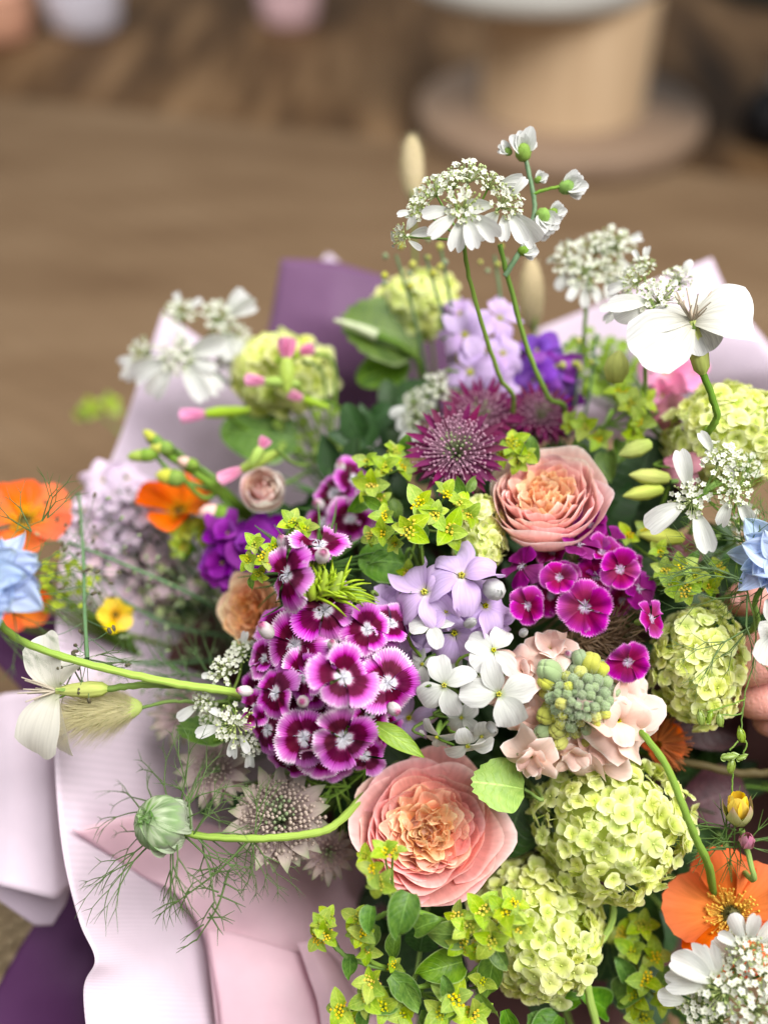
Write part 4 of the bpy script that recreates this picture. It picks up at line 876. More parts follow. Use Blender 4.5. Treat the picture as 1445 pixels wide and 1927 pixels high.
BLEAF = [one(petal(1, [.34, .28, .38, .30][i], .5, pointed=True, pw=([.6, .7, .55, .65][i], [.7, .8, .65, .75][i]), bend=([.5, .1, .35, -.1][i], [-.6, -.9, -.2, -.5][i]), cup=[.5, .35, .7, .2][i], ruf=.10, rf=3, nu=11, nv=12, seed=i, twist=[.3, -.4, .1, .5][i]), 'leaf', LEAFM) for i in range(4)]
def leaf_at(root, mesh, px, py, d, ang, L, tx=0, ty=0, lift=.2, name='leaf'):
    a = R(ang); yv = (RGT * math.cos(a) + UPV * math.sin(a) - ray(px, py) * lift).normalized()
    zv = face(px, py, tx, ty); zv = (zv - yv * zv.dot(yv)).normalized(); xv = yv.cross(zv)
    M0 = Matrix((xv, yv, zv)).transposed().to_4x4(); M0.translation = W(px, py, d)
    return child(name, mesh, root, M0 @ Sc(m(L, d)))
def bupleurum(label, px, py, d, stars, leaves=(), stems=(), own_stem=True, pool=(0, 1, 2, 3)):
    g = random.Random(px * 5 + py); c = W(px, py, d); root = thing('bupleurum', label, 'bupleurum', c, 'yellow green bupleurum sprigs')
    for (x, y, dd, r_, tx, ty) in stars:
        f = face(x, y, tx, ty); M0 = frame(W(x, y, dd), f, g.random() * 6) @ Sc(m(r_, dd))
        st = child('flower_star', BUPC[pool[g.randrange(len(pool))]], root, M0); MW[st.name] = M0; nb = 5 if g.random() < .7 else 4
        for k in range(nb):
            child('bract', BUPP[g.randrange(4)], st, M0 @ Rz(k * 1.2566 + g.uniform(-.2, .2)) @ T(0, .04, 0) @ Rx(g.uniform(-.25, .6)) @ Ry(g.uniform(-.3, .3)) @ Sc(g.uniform(.7, 1.12)))
        child('ray', MB().add(*tube(catm([W(x, y, dd) - f * m(r_, dd) * .4, (W(x, y, dd) - f * m(r_, dd) * .9).lerp(c, .4), c], 4), .0005, .0008, 5)).mesh('ray', STEM), root)
    for q in leaves:
        q = list(q) + [0, 0, .2][len(q) - 5:] if len(q) < 8 else list(q)
        q[4] *= g.uniform(.6, .95)
        q[5] += g.uniform(-.5, .5); q[6] += g.uniform(-.4, .5); leaf_at(root, BLEAF[g.randrange(4)], *q)
    for s_ in stems: px_tube(root, s_, .0010, .0012, STEM, 'side_stem', 6)
    if own_stem: stem_of(root, c, face(px, py), .0013)
    return root
bupleurum('sharp yellow green bupleurum cluster left of the upper peach rose', 790, 995, .458, [
    (790, 950, .430, 42, -.05, .35), (768, 995, .424, 46, -.1, .1), (842, 1000, .426, 48, .25, .05), (818, 970, .426, 38, .1, .3), (722, 1005, .436, 36, -.5, .1), (725, 975, .438, 34, -.5, .4), (862, 950, .434, 36, .5, .5), (878, 970, .438, 36, .6, .1), (745, 1022, .436, 28, -.3, -.3), (838, 930, .438, 32, .3, .9), (700, 1010, .442, 30, -.7, 0), (765, 1075, .452, 28, 0, -.2), (800, 1085, .452, 26, .1, -.2)],
    [(795, 985, .434, 265, 62, 0, .1, .3), (730, 1040, .446, 200, 78, -.1, .2, .2), (860, 1030, .442, 300, 70, .2, 0, .1), (880, 925, .440, 60, 44), (870, 935, .438, 110, 52), (715, 955, .444, 150, 50)], pool=(1, 3))
bupleurum('small bupleurum sprig beside the side view bicolour pinks', 495, 1045, .448, [
    (480, 1025, .430, 30, -.3, .5), (500, 1050, .424, 34, 0, .1), (470, 1055, .430, 28, -.6, 0), (490, 1078, .430, 28, -.3, -.4), (515, 1035, .426, 36, .3, .2), (550, 985, .436, 34, 0, .8), (575, 995, .442, 30, .3, .6)],
    [(550, 1000, .44, 330, 40), (560, 1000, .44, 210, 36), (475, 1085, .434, 260, 36)])
bupleurum('bupleurum spray between the burgundy astrantia and the dark pinks', 715, 895, .472, [
    (690, 870, .458, 30, -.2, .6), (725, 880, .456, 34, 0, .4), (700, 915, .454, 36, -.3, .2), (740, 850, .462, 32, .3, .7), (757, 880, .458, 30, .4, .3), (680, 905, .46, 28, -.6, .2), (715, 940, .456, 28, -.1, -.2)],
    [(690, 935, .465, 220, 60), (735, 940, .465, 300, 60), (760, 850, .47, 75, 44)])
bupleurum('bupleurum spray in soft shade right of the burgundy astrantia', 1140, 800, .505, [
    (1185, 765, .482, 40, .1, .5), (1200, 790, .48, 36, .3, .2), (1165, 740, .487, 34, 0, .8), (1190, 815, .482, 34, .1, -.1), (1100, 805, .48, 36, -.2, .4), (1075, 800, .484, 30, -.5, .4), (1125, 825, .484, 32, .2, .1), (1210, 755, .486, 30, .5, .5)],
    [(1170, 830, .49, 260, 60), (1090, 830, .49, 230, 60), (1140, 850, .49, 280, 70)])
bupleurum('bupleurum spray above the upright snowball at the right', 1285, 1085, .472, [
    (1250, 1075, .446, 32, -.3, .4), (1280, 1070, .444, 34, 0, .5), (1305, 1085, .442, 34, .2, .3), (1262, 1100, .442, 34, -.2, .1), (1290, 1110, .440, 36, .1, 0), (1330, 1105, .446, 32, .5, .2), (1240, 1040, .452, 28, -.3, .7), (1350, 1070, .45, 32, .5, .5), (1180, 1010, .465, 30, 0, .5), (1215, 1000, .467, 28, .2, .6)],
    [(1335, 1095, .45, 280, 56, 0, .2), (1300, 1060, .452, 60, 40), (1240, 1090, .45, 200, 44)])
bupleurum('bupleurum cluster lying over the left side of the bottom snowball', 935, 1745, .44, [
    (905, 1715, .414, 44, -.2, .3), (880, 1745, .414, 40, -.4, 0), (950, 1720, .410, 46, .1, .3), (975, 1750, .410, 44, .2, 0), (925, 1765, .411, 44, 0, -.3), (870, 1775, .416, 38, -.5, -.4), (965, 1700, .412, 36, .2, .7), (900, 1780, .414, 34, -.1, -.5), (860, 1730, .418, 36, -.6, .2)],
    [(885, 1760, .416, 180, 98, 0, .2), (930, 1780, .416, 300, 60)], pool=(1, 3, 0))
bupleurum('bupleurum twig crossing the lower left petals of the lower rose', 742, 1700, .425, [
    (700, 1640, .405, 36, -.4, .2), (725, 1605, .407, 36, 0, .8), (690, 1615, .410, 30, -.6, .5), (712, 1660, .405, 36, -.1, -.5), (742, 1600, .409, 28, .4, .7)],
    [(770, 1680, .408, 255, 96, -.2, .1), (780, 1750, .415, 20, 90, 0, -.2), (700, 1705, .412, 265, 58, -.3)], [[(725, 1640, .408), (735, 1670, .408), (765, 1710, .412), (800, 1720, .416), (850, 1738, .43)], [(765, 1710, .412), (735, 1715, .412), (708, 1728, .414)]], False)
bupleurum('bupleurum tip farthest left at the bottom, over the pink tissue', 640, 1790, .435, [
    (605, 1740, .422, 34, -.2, .6), (615, 1760, .420, 34, -.3, 0), (598, 1765, .424, 30, -.5, -.3), (618, 1725, .424, 26, .1, .9)],
    [(660, 1795, .426, 265, 56), ], [[(615, 1762, .422), (645, 1795, .426), (690, 1815, .43), (760, 1830, .44)]], False)
bupleurum('bupleurum tip over the pink tissue right below the twig on the rose', 690, 1770, .432, [
    (672, 1730, .420, 34, -.2, .5), (682, 1760, .418, 36, 0, .1), (690, 1785, .420, 32, .1, -.5), (668, 1755, .422, 28, -.5, 0)], [(708, 1740, .418, 250, 56)], [[(682, 1775, .42), (700, 1810, .43), (760, 1830, .44)]], False)
bupleurum('leafy bupleurum tangle along the bottom edge under the lower rose', 790, 1870, .448, [
    (700, 1850, .420, 42, -.3, .2), (690, 1880, .420, 40, -.4, -.2), (640, 1900, .424, 40, -.5, .3), (660, 1920, .424, 36, -.2, -.1), (720, 1895, .420, 40, .1, -.3), (855, 1880, .418, 48, .2, .2), (830, 1905, .418, 40, -.2, 0), (905, 1850, .425, 34, .3, .6), (890, 1910, .422, 44, .3, -.2), (760, 1910, .422, 38, 0, -.2), (740, 1820, .43, 28, 0, .6), (905, 1690, .44, 0.01, 0, 0)],
    [(760, 1850, .418, 290, 92, -.2, .1), (735, 1835, .42, 315, 92), (930, 1800, .426, 255, 110, 0, .1), (870, 1810, .426, 195, 120, 0, .2), (745, 1885, .424, 190, 80), (900, 1870, .422, 300, 70), (690, 1900, .42, 250, 70), (840, 1870, .416, 100, 60), (850, 1885, .416, 265, 70), (740, 1800, .43, 90, 60), (950, 1900, .43, 290, 80), (800, 1900, .425, 280, 60)],
    [[(700, 1870, .424), (760, 1862, .422), (830, 1850, .43), (900, 1830, .44)], [(760, 1862, .424), (800, 1815, .436), (840, 1790, .45)], [(850, 1870, .42), (880, 1840, .43), (905, 1815, .44)], [(850, 1900, .424), (800, 1940, .43)]], False)
bupleurum('shaded bupleurum by the bottom edge left of the corner lace flower', 1205, 1850, .485, [
    (1215, 1845, .455, 40, .1, .2), (1195, 1880, .455, 40, -.1, 0), (1230, 1800, .462, 38, .2, .5), (1190, 1790, .462, 38, -.2, .4), (1240, 1880, .458, 36, .3, -.2), (1205, 1915, .455, 40, 0, -.2), (1210, 1740, .465, 38, .1, .5), (1170, 1760, .468, 34, -.3, .3)],
    [(1140, 1900, .46, 150, 80), (1160, 1880, .46, 20, 80), (1090, 1880, .455, 190, 80), (1180, 1840, .46, 120, 70), (1240, 1860, .46, 60, 60), (1050, 1910, .45, 240, 90), (1000, 1905, .45, 290, 90)])
bupleurum('fresh lime bupleurum tip above the upper peach rose', 975, 850, .475, [(965, 835, .458, 38, -.3, .6), (985, 855, .456, 36, .1, .3), (950, 855, .460, 34, -.6, .2), (975, 870, .456, 30, 0, -.2)], [(985, 870, .458, 75, 74, .2), (965, 860, .458, 110, 50)])
bupleurum('blurred bupleurum head under the orange flower at the left', 365, 1010, .53, [(350, 1000, .52, 40, -.3, .5), (385, 995, .52, 40, .2, .5), (345, 1030, .52, 34, -.4, 0), (390, 1020, .52, 34, .3, 0)], [(360, 1020, .525, 250, 56)], [[(370, 1030, .525), (385, 1080, .53), (410, 1120, .54), (520, 1230, .58)]], False)
bupleurum('faint green sprig far left, blurred against the brown floor', 185, 770, .74, [(175, 770, .74, 26, -.3, .4), (205, 764, .74, 30, .3, .4), (150, 780, .74, 18, 0, 0)], [(180, 775, .74, 200, 50)], [[(190, 780, .74), (240, 830, .70), (330, 960, .64)]], False)
# ------------------------------------------------------------------ branching threads
def threads(mb, p, v, L, r0, depth, g, spread=.55, grav=Vector((0, 0, 0)), nrm=None):
    """a fine forked bract: adds tubes to the bmesh."""
    n = g.uniform(.75, 1.25) * L
    bend = Vector((g.uniform(-1, 1), g.uniform(-1, 1), g.uniform(-1, 1))) * .25
    mid = p + v * n * .5 + bend * n * .18; e = p + (v + bend * .5 + grav).normalized() * n
    mb.add(*tube(catm([p, mid, e], 3), r0, r0 * (.75 if depth else .3), 4))
    if depth <= 0: return
    nv = (e - mid).normalized()
    for k in range(2 if g.random() < .8 else 3):
        ax = (nrm if (nrm and g.random() < .8) else Vector((g.uniform(-1, 1), g.uniform(-1, 1), g.uniform(-1, 1)))).normalized()
        q = Matrix.Rotation((1 if k == 0 else -1 if k == 1 else .1) * spread * g.uniform(.6, 1.3), 3, ax)
        threads(mb, e, (q @ nv).normalized(), L * g.uniform(.66, .92), r0 * .72, depth - 1, g, spread, grav, nrm)
# nigella bud
g = random.Random(4)
root = thing('nigella_bud', 'closed green nigella bud in a ruff of thread-like bracts over the pink tissue', 'nigella', W(302, 1548, .425))
f = face(302, 1548, -.75, .25, 1); M0 = frame(W(302, 1548, .425), f); s = m(60, .425)
child('bud_core', one(ball((0, 0, 0), (s * .86, s * .86, s * .74), 16, 12), 'bud_core', NIGP), root, M0)
for k in range(11):
    V = petal(s * 2.05, s * .56, .5, pointed=True, pw=(.72, .65), bend=(1.25 + .1 * (k % 3), 2.95), cup=-.1, ruf=.05, nu=9, nv=12, seed=k)
    child('petal', one(V, 'petal', NIGP), root, M0 @ Rz(k * 2.4) @ T(0, s * (.42 + .02 * k), -s * .84) @ Rx(-.15) @ Rz(g.uniform(-.25, .25)))
mb = MB()
for k in range(15):
    a = k * 2 * PI / 15 + g.uniform(-.15, .15)
    v = (M0.to_3x3() @ Vector((math.cos(a), math.sin(a), g.uniform(-.3, .5)))).normalized()
    threads(mb, W(302, 1548, .425) - f * s * .75 + v * s * .3, v, s * g.uniform(.85, 1.35), .00050, 3, g, .42, Vector((0, 0, -.12)), f)
for (x, y, a) in [(365, 1570, 60), (370, 1575, -50), (360, 1560, 110), (480, 1578, -120), (470, 1576, -60), (480, 1574, 70), (380, 1576, -100)]:
    v = RGT * math.cos(R(a)) + UPV * math.sin(R(a))
    for q in range(2): threads(mb, W(x, y, .425), (v + Vector((g.uniform(-.3, .3), g.uniform(-.3, .3), 0))).normalized(), s * g.uniform(.6, .9), .00040, 3, g, .5, Vector((0, 0, -.1)), -FWD)
o = child('thread_bracts', mb.mesh('thread_bracts', THREAD), root); o['kind'] = 'stuff'
mb = MB()
for (x, y, ex, ey) in [(470, 1580, 330, 1700), (430, 1640, 370, 1770)]:
    mb.add(*tube(catm([W(x, y, .424), W((x + ex) / 2 + 10, (y + ey) / 2, .42), W(ex, ey, .42)], 5), .0006, .0003, 5))
    for k in range(9):
        t = g.random(); P_ = W(x + (ex - x) * t, y + (ey - y) * t, .421)
        v = RGT * g.uniform(-1, 1) + UPV * g.uniform(-1, .2)
        threads(mb, P_, v.normalized(), s * .5, .0004, 1, g, .5, Vector((0, 0, -.1)), -FWD)
o = child('hanging_threads', mb.mesh('hanging_threads', THREAD), root); o['kind'] = 'stuff'
px_tube(root, [(335, 1560, .428), (370, 1572, .426), (450, 1578, .424), (530, 1576, .424), (600, 1566, .426), (640, 1545, .432), (700, 1480, .46), (800, 1400, .54)], .0016, .0019, STEMY, n=9)
# blue nigellas
def nigella(label, px, py, d, rpx, tx, ty, n=12, roll=0, nth=9):
    f = face(px, py, tx, ty); M0 = frame(W(px, py, d), f, roll); s = m(rpx, d); root = thing('nigella', label, 'nigella', M0); g = random.Random(px)
    for l in range(3):
        for k in range(n // 2 + 1):
            V = petal(s * (1.05 - .12 * l) * g.uniform(.8, 1.1), s * .30 * g.uniform(.8, 1.2), .25, pointed=True, pw=(.78, .75), bend=(.35 + .22 * l, -.15 + .1 * l), cup=.5, ruf=.28, rf=5, nu=11, nv=12, seed=k + l * 7, twist=g.uniform(-.5, .5))
            child('petal', one(V, 'petal', BLUE), root, M0 @ Rz((k + .37 * l) * 2 * PI / (n // 2 + 1) + g.uniform(-.12, .12)) @ T(0, s * .04, s * .05 * l) @ Rx(g.uniform(-.15, .2)))
    child('seed_pod', one(ball((0, 0, s * .25), (s * .16, s * .16, s * .25), 10, 8), 'seed_pod', STEM), root, M0)
    mb = MB()
    for k in range(nth):
        a = k * 2 * PI / nth; v = (M0.to_3x3() @ Vector((math.cos(a), math.sin(a), -.15))).normalized()
        threads(mb, W(px, py, d) - f * s * .1, v, s * .6, .0004, 3, g, .45, Vector((0, 0, 0)), f)
    o = child('thread_bracts', mb.mesh('thread_bracts', THREAD), root); o['kind'] = 'stuff'
    return root
rt = nigella('pale blue nigella cut off by the left edge', -22, 1098, .388, 112, -.15, .35, 14, .2, 12)
px_tube(rt, [(-15, 1150, .40), (15, 1188, .408), (60, 1215, .42), (150, 1245, .422), (250, 1270, .424), (350, 1290, .43), (435, 1302, .438), (520, 1330, .47), (700, 1360, .56)], .0015, .0020, STEMY, n=10)
rt = nigella('pale blue nigella cut off by the right edge', 1468, 1052, .425, 90, -.1, .1, 12, .6, 16)
px_tube(rt, [(1450, 1080, .43), (1420, 1130, .44), (1400, 1200, .46), (1200, 1330, .56)], .0012, .0014, STEM)
# ------------------------------------------------------------------ large white campion like flowers
def campion(label, px, py, d, rpx, fvec, petals, calyx_to, stem_pts, mat=WSATIN, calw=17):
    """petals: (picture angle, length px, half width, toward camera lift, bend0, bend1)"""
    c = W(px, py, d); M0 = frame(c, fvec); root = thing('corn_cockle', label, 'white flower', M0); s = m(rpx, d)
    for i, (ang, L, wd, lift, b0, b1, nq) in enumerate(petals):
        a = R(ang); yv = (RGT * math.cos(a) + UPV * math.sin(a) - FWD * lift).normalized()
        fv = (fvec * (1 - nq) - FWD * nq).normalized(); zv = fv - yv * fv.dot(yv); zv.normalize(); xv = yv.cross(zv)
        Mp = Matrix((xv, yv, zv)).transposed().to_4x4(); Mp.translation = c
        child('petal', one(petal(m(L, d), m(wd, d), .16, .70, .22, 2.6, (b0, b1), .15, .07, 4, notch=.03, nu=15, nv=14, seed=i + int(px)), 'petal', mat), root, Mp)
    g = random.Random(px); mb = MB()
    for k in range(16):
        v = (fvec + Vector((g.uniform(-.7, .7), g.uniform(-.7, .7), g.uniform(-.4, .4)))).normalized()
        mb.add(*tube(catm([c, c + v * s * .25, c + v * s * g.uniform(.4, .6) + RGT * g.uniform(-.002, .002)], 3), .0006, .0003, 4))
    child('stamens', mb.mesh('stamens', plain('brownish_filament', (.5, .42, .32), .5)), root)
    e = W(*calyx_to); ax = (c - e); L = ax.length; Mc = frame(e, ax)
    w_ = m(calw, d)
    child('calyx', one(lathe([(w_ * .35, 0), (w_ * .85, L * .12), (w_ * 1.0, L * .35), (w_ * .8, L * .7), (w_ * .5, L * .95), (w_ * .4, L * 1.02)], 24, 8, .07), 'calyx', CALYX), root, Mc)
    for k in range(5):
        child('sepal', one(petal(L * .26, w_ * .22, .7, pointed=True, pw=(.5, 1), bend=(.1, .0)), 'sepal', STEM), root, Mc @ T(0, 0, L * .8) @ Rz(k * 1.2566) @ T(0, w_ * .55, 0) @ Rx(1.0))
    px_tube(root, stem_pts, .0016, .0017, STEM)
    return root
campion('large white flower with broad recurved petals at the upper right', 1302, 605, .425, 110, face(1300, 600, -.15, 1.5, .8), [
    (211, 138, 62, .25, .15, -.5, .75), (4, 136, 62, .2, .6, -1.1, .6), (24, 112, 52, -.4, .2, -.4, .35), (-62, 70, 34, .2, .1, -.5, .6), (176, 96, 46, -.5, .2, -.3, .3)],
    (1322, 705, .43), [(1322, 702, .43), (1340, 750, .432), (1348, 785, .436), (1330, 815, .445), (1310, 840, .47), (1150, 1100, .56)])
campion('creamy white flower seen from the side at the left edge, on a green calyx', 108, 1300, .425, 110, face(108, 1300, -1.6, .05, .35), [
    (112, 124, 42, -.12, .3, -.7, .75), (248, 142, 46, .2, .3, -.9, .75), (66, 104, 40, -.6, .3, -.9, .5), (262, 162, 42, -.4, .2, -.5, .6), (180, 70, 44, -.9, .3, -.5, .3)],
    (205, 1296, .428), [(203, 1296, .428), (260, 1290, .43), (330, 1290, .434), (430, 1300, .45), (560, 1340, .52)], CREAM, 15)
campion('part of a white flower cut off by the right edge over the fingers', 1462, 1190, .42, 60, face(1462, 1190, .1, .1), [(250, 70, 34, .2, .1, -.2, .4), (190, 36, 26, .1, 0, -.3, .4), (80, 70, 34, .1, 0, -.3, .4)],
    (1480, 1195, .45), [(1480, 1195, .45), (1440, 1260, .50), (1200, 1330, .58)], WHITE, 14)
# ------------------------------------------------------------------ geums
def geum(label, px, py, d, rpx, tx, ty, roll=0, n=5, mat=ORANGE, cup=.15, dark=True, k0=.28, span=46):
    f = face(px, py, tx, ty); M0 = frame(W(px, py, d), f, roll); s = m(rpx, d); root = thing('geum', label, 'geum', M0, 'orange geums' if mat is ORANGE else None); g = random.Random(px + 1)
    for k in range(n):
        V = fan(s, R(span), k0, 2.2, cup + .14 * (k % 2), .05, .02, 17, 10, .09, 5, k + int(px), .02)
        child('petal', one(V, 'petal', mat), root, M0 @ Rz(k * 2 * PI / n + g.uniform(-.1, .1)) @ T(0, 0, s * .02 * (k % 2)) @ Rx(g.uniform(-.08, .15)))
    mb = MB()
    for i in range(150):
        a = g.random() * 2 * PI; q = g.uniform(.16, .42); zz = g.uniform(.10, .25)
        P1 = (s * q * math.cos(a), s * q * math.sin(a), s * zz)
        mb.add(*tube([(s * .12 * math.cos(a), s * .12 * math.sin(a), 0), (P1[0] * .7, P1[1] * .7, P1[2] * .8), P1], s * .007, s * .006, 3), 0)
        mb.add(*ball(P1, s * .022 * g.uniform(.8, 1.2), 5, 4), 0)
    o = child('stamen_ring', mb.mesh('stamen_ring', GOLD), root, M0); o['kind'] = 'stuff'
    mb = MB(); mb.add(*ball((0, 0, s * .05), (s * .16, s * .16, s * .12), 10, 6))
    for i in range(60):
        a = g.random() * 6.3; q = g.uniform(0, .17)
        mb.add(*tube([(s * q * .6 * math.cos(a), s * q * .6 * math.sin(a), s * .05), (s * q * math.cos(a), s * q * math.sin(a), s * (.22 - q * .3))], s * .012, s * .006, 3))
    child('flower_eye', mb.mesh('flower_eye', DKCEN), root, M0)
    stem_of(root, W(px, py, d) - f * .003, f, .0013)
    return root
geum('large orange geum at the lower right edge above the corner lace flower', 1375, 1722, .445, 122, -.05, .1, .25)
geum('orange geum at the left edge behind the blue nigella', 48, 985, .51, 92, .05, .85, .4, cup=.3)
geum('blurred orange geum under the green buds at the left', 340, 968, .53, 76, -.2, 1.1, .3, cup=.5)
geum('orange geum mostly hidden under the blue nigella', 40, 1140, .515, 56, .1, .4, .1)
geum('small yellow flower among the fine seed heads at the left', 217, 1158, .505, 36, .3, .2, .2, 5, YELLOWP)
geum('orange spent geum with red stamens under the upright snowball', 1245, 1395, .475, 44, .3, .2, .2)
RB = plain('rusty_stamen', (.55, .13, .02), .6); rt = bpy.data.objects['geum.005']; g = random.Random(2); mb = MB()
for i in range(130):
    a = g.uniform(-1.2, 2.2); v = RGT * math.cos(a) + UPV * math.sin(a) * .9 - FWD * g.uniform(-.2, .9); v.normalize(); c0 = W(1235, 1400, .466)
    mb.add(*tube([c0 + v * .003, c0 + v * .008, c0 + v * g.uniform(.012, .018)], .0004, .00022, 3))
o = child('stamen_tuft', mb.mesh('stamen_tuft', RB), rt); o['kind'] = 'stuff'
# yellow geum bud at the right edge
SEPG = petal_mat('green_pink_sepal', [(0, (.34, .42, .12)), (.6, (.45, .46, .20)), (1, (.52, .30, .22))], .4, .4, .2, .5, 12)
root = thing('geum_bud', 'half open yellow bud in fine green bracts above the large orange geum', 'flower bud', W(1388, 1520, .43))
M0 = frame(W(1388, 1530, .43), face(1388, 1530, .0, 1.6, .6)); s = m(34)
for k in range(6): child('petal', one(petal(s * 1.45, s * .55, .5, .6, None, 2.4, (1.2, 1.95), .35, .08, 4, nu=8, nv=8, seed=k), 'petal', YELLOWP), root, M0 @ Rz(k * 1.05) @ T(0, s * .35, -s * .2))
for k in range(5): child('sepal', one(petal(s * 1.9, s * .5, .8, pointed=True, pw=(.55, .9), bend=(.6, 1.85), cup=.3, seed=k), 'sepal', SEPG), root, M0 @ Rz(k * 1.2566 + .3) @ T(0, s * .18, -s * .75))
M1 = frame(W(1405, 1580, .43), face(1405, 1580, .1, .8, .8))
for k in range(5): child('sepal', one(petal(s * 1.1, s * .42, .8, pointed=True, pw=(.55, .9), bend=(1.0, 2.3), cup=.3, seed=k), 'sepal', DUSKY), root, M1 @ Rz(k * 1.2566) @ T(0, s * .2, -s * .5))
px_tube(root, [(1395, 1560, .432), (1405, 1600, .434), (1408, 1650, .44), (1300, 1500, .55)], .0013, .0014, STEM)
g = random.Random(8); mb = MB()
for k in range(20):
    a = R(g.uniform(20, 200)); v = RGT * math.cos(a) + UPV * math.sin(a) - FWD * g.uniform(-.2, .3)
    threads(mb, W(1370 + g.uniform(-30, 40), 1575 + g.uniform(-25, 25), .436), v.normalized(), m(46), .00040, 1, g, .4, Vector((0, 0, 0)), FWD)
for k in range(10):
    a = R(g.uniform(-150, 0)); v = RGT * math.cos(a) + UPV * math.sin(a)
    threads(mb, W(1370 + g.uniform(-30, 40), 1580, .438), v.normalized(), m(44), .00040, 1, g, .4, Vector((0, 0, 0)), FWD)
o = child('thread_bracts', mb.mesh('thread_bracts', THREAD), root); o['kind'] = 'stuff'
# ------------------------------------------------------------------ bunny tails
def bunny(label, px, py, d, ang, L, r_, lift, mat, core, n=1500, hl=1.0, stem=None, group=None):
    a = R(ang); ax = (RGT * math.cos(a) + UPV * math.sin(a) - FWD * lift).normalized(); c = W(px, py, d); M0 = frame(c, ax); Lm, rm_ = m(L, d), m(r_, d)
    root = thing('bunny_tail_grass', label, 'grass head', M0)
    child('seed_head', one(ball((0, 0, 0), (rm_ * .72, rm_ * .72, Lm * .52), 14, 14), 'seed_head', core), root, M0)
    g = np.random.default_rng(px); mb = MB()
    th = g.random(n) * 2 * PI; z = g.uniform(-.92, .95, n)
    V = []; Fs = []
    for i in range(n):
        q = math.sqrt(1 - z[i] ** 2); p_ = np.array([rm_ * .7 * q * math.cos(th[i]), rm_ * .7 * q * math.sin(th[i]), Lm * .5 * z[i]])
        v = np.array([math.cos(th[i]) * .8 * q, math.sin(th[i]) * .8 * q, .72]) + g.normal(size=3) * .2; v /= np.linalg.norm(v)
        h = rm_ * g.uniform(.7, 1.25) * hl; sd = np.array([-math.sin(th[i]), math.cos(th[i]), 0]) * .00009
        V += [p_ - sd, p_ + sd, p_ + v * h]; Fs.append((3 * i, 3 * i + 1, 3 * i + 2))
    o = child('hairs', MB().add(V, Fs).mesh('hairs', mat), root, M0); o['kind'] = 'stuff'
    if stem: px_tube(root, stem, .0008, .0009, STEM, n=6)
    else: stem_of(root, c, ax, .0009)
bunny('soft beige bunny tail grass head lying over the lilac paper at the left', 200, 1338, .440, 186, 132, 40, .1, HAIR, HAIRC, 4200, 1.5, [(268, 1332, .441), (330, 1320, .446), (420, 1330, .46), (600, 1360, .55)])
bunny('blurred pale bunny tail behind the tallest lace flower', 776, 318, .56, 92, 118, 30, .1, HAIR, TAN, 700, .6)
bunny('blurred tan bunny tail behind the lilac stock', 1000, 555, .55, 92, 130, 32, .1, HAIR, TAN, 700, .5)
# ------------------------------------------------------------------ pink tipped buds and green buds on the left
def trumpet(root, px, py, d, ang, L, w_, mat, cm=STEM, cl=1.0):
    a = R(ang); ax = (RGT * math.cos(a) + UPV * math.sin(a)).normalized(); M0 = frame(W(px, py, d), ax); s = m(L, d)
    for k in range(4): child('petal', one(petal(s, m(w_, d) * .8, .35, .8, .12, 2.2, (1.45, 1.3), .3, nu=6, nv=6, seed=k), 'petal', mat), root, M0 @ Rz(k * 1.571) @ T(0, m(w_, d) * .2, 0))
    child('calyx', one(lathe([(m(5, d), -s * cl * 1.3), (m(w_ * .6, d), -s * cl * .9), (m(w_ * .75, d), -s * .3), (m(w_ * .5, d), s * .12)], 10, 5, .06), 'calyx', cm), root, M0)
root = thing('pink_buds', 'pink tipped silene buds on green tubes, blurred, over the back left snowball', 'flower buds', W(520, 740, .53))
for q in [(395, 778, .525, 185, 58, 15), (462, 880, .50, 205, 58, 15), (490, 845, .49, 60, 26, 15), (540, 680, .51, 90, 46, 22), (505, 718, .51, 175, 46, 14), (575, 752, .52, 160, 36, 12), (560, 665, .515, 20, 34, 14)]:
    trumpet(root, *q, PINKP, GB); px_tube(root, [(q[0] + 30, q[1], q[2] + .003), (q[0] + 70, q[1] + 30, q[2] + .02), (640, 900, .56), (800, 1150, .60)], .0010, .0012, STEM, 'stem', 6)
root = thing('bud_spike', 'green spike of yellow tipped buds above the blurred orange geum', 'flower buds', W(330, 850, .51))
px_tube(root, [(280, 822, .51), (320, 855, .51), (380, 895, .51), (440, 945, .515), (560, 1060, .55)], .0026, .0036, STEM, 'stem', 10)
for (x, y, a, L, w_, mt) in [(285, 822, 140, 40, 13, BUDY), (262, 858, 185, 46, 15, GB), (300, 842, 175, 36, 16, BUDY), (315, 897, 170, 46, 20, BUDY), (350, 870, 160, 34, 14, BLUSH), (400, 965, 170, 50, 22, BLUSH)]:
    q = R(a); ax = RGT * math.cos(q) + UPV * math.sin(q)
    child('bud', one(lathe([(.001, -1), (.55, -.8), (.95, -.1), (.7, .6), (.001, 1.)], 10), 'bud', mt), root, frame(W(x, y, .505), ax) @ Matrix.Diagonal((m(w_), m(w_), m(L * .6), 1)))
    child('sepal_tube', one(lathe([(m(w_ * .3), 0), (m(w_ * 1.02), m(L) * .35), (m(w_ * 1.05), m(L) * .75)], 10), 'sepal_tube', STEM), root, frame(W(x, y, .505) - ax * m(L) * .95, ax))
    px_tube(root, [(x - 30 * math.cos(q), y + 30 * math.sin(q), .506), (x - 60 * math.cos(q) + 10, y + 40, .51), (410, 925, .512)], .0012, .0016, STEM, 'side_stem', 6)
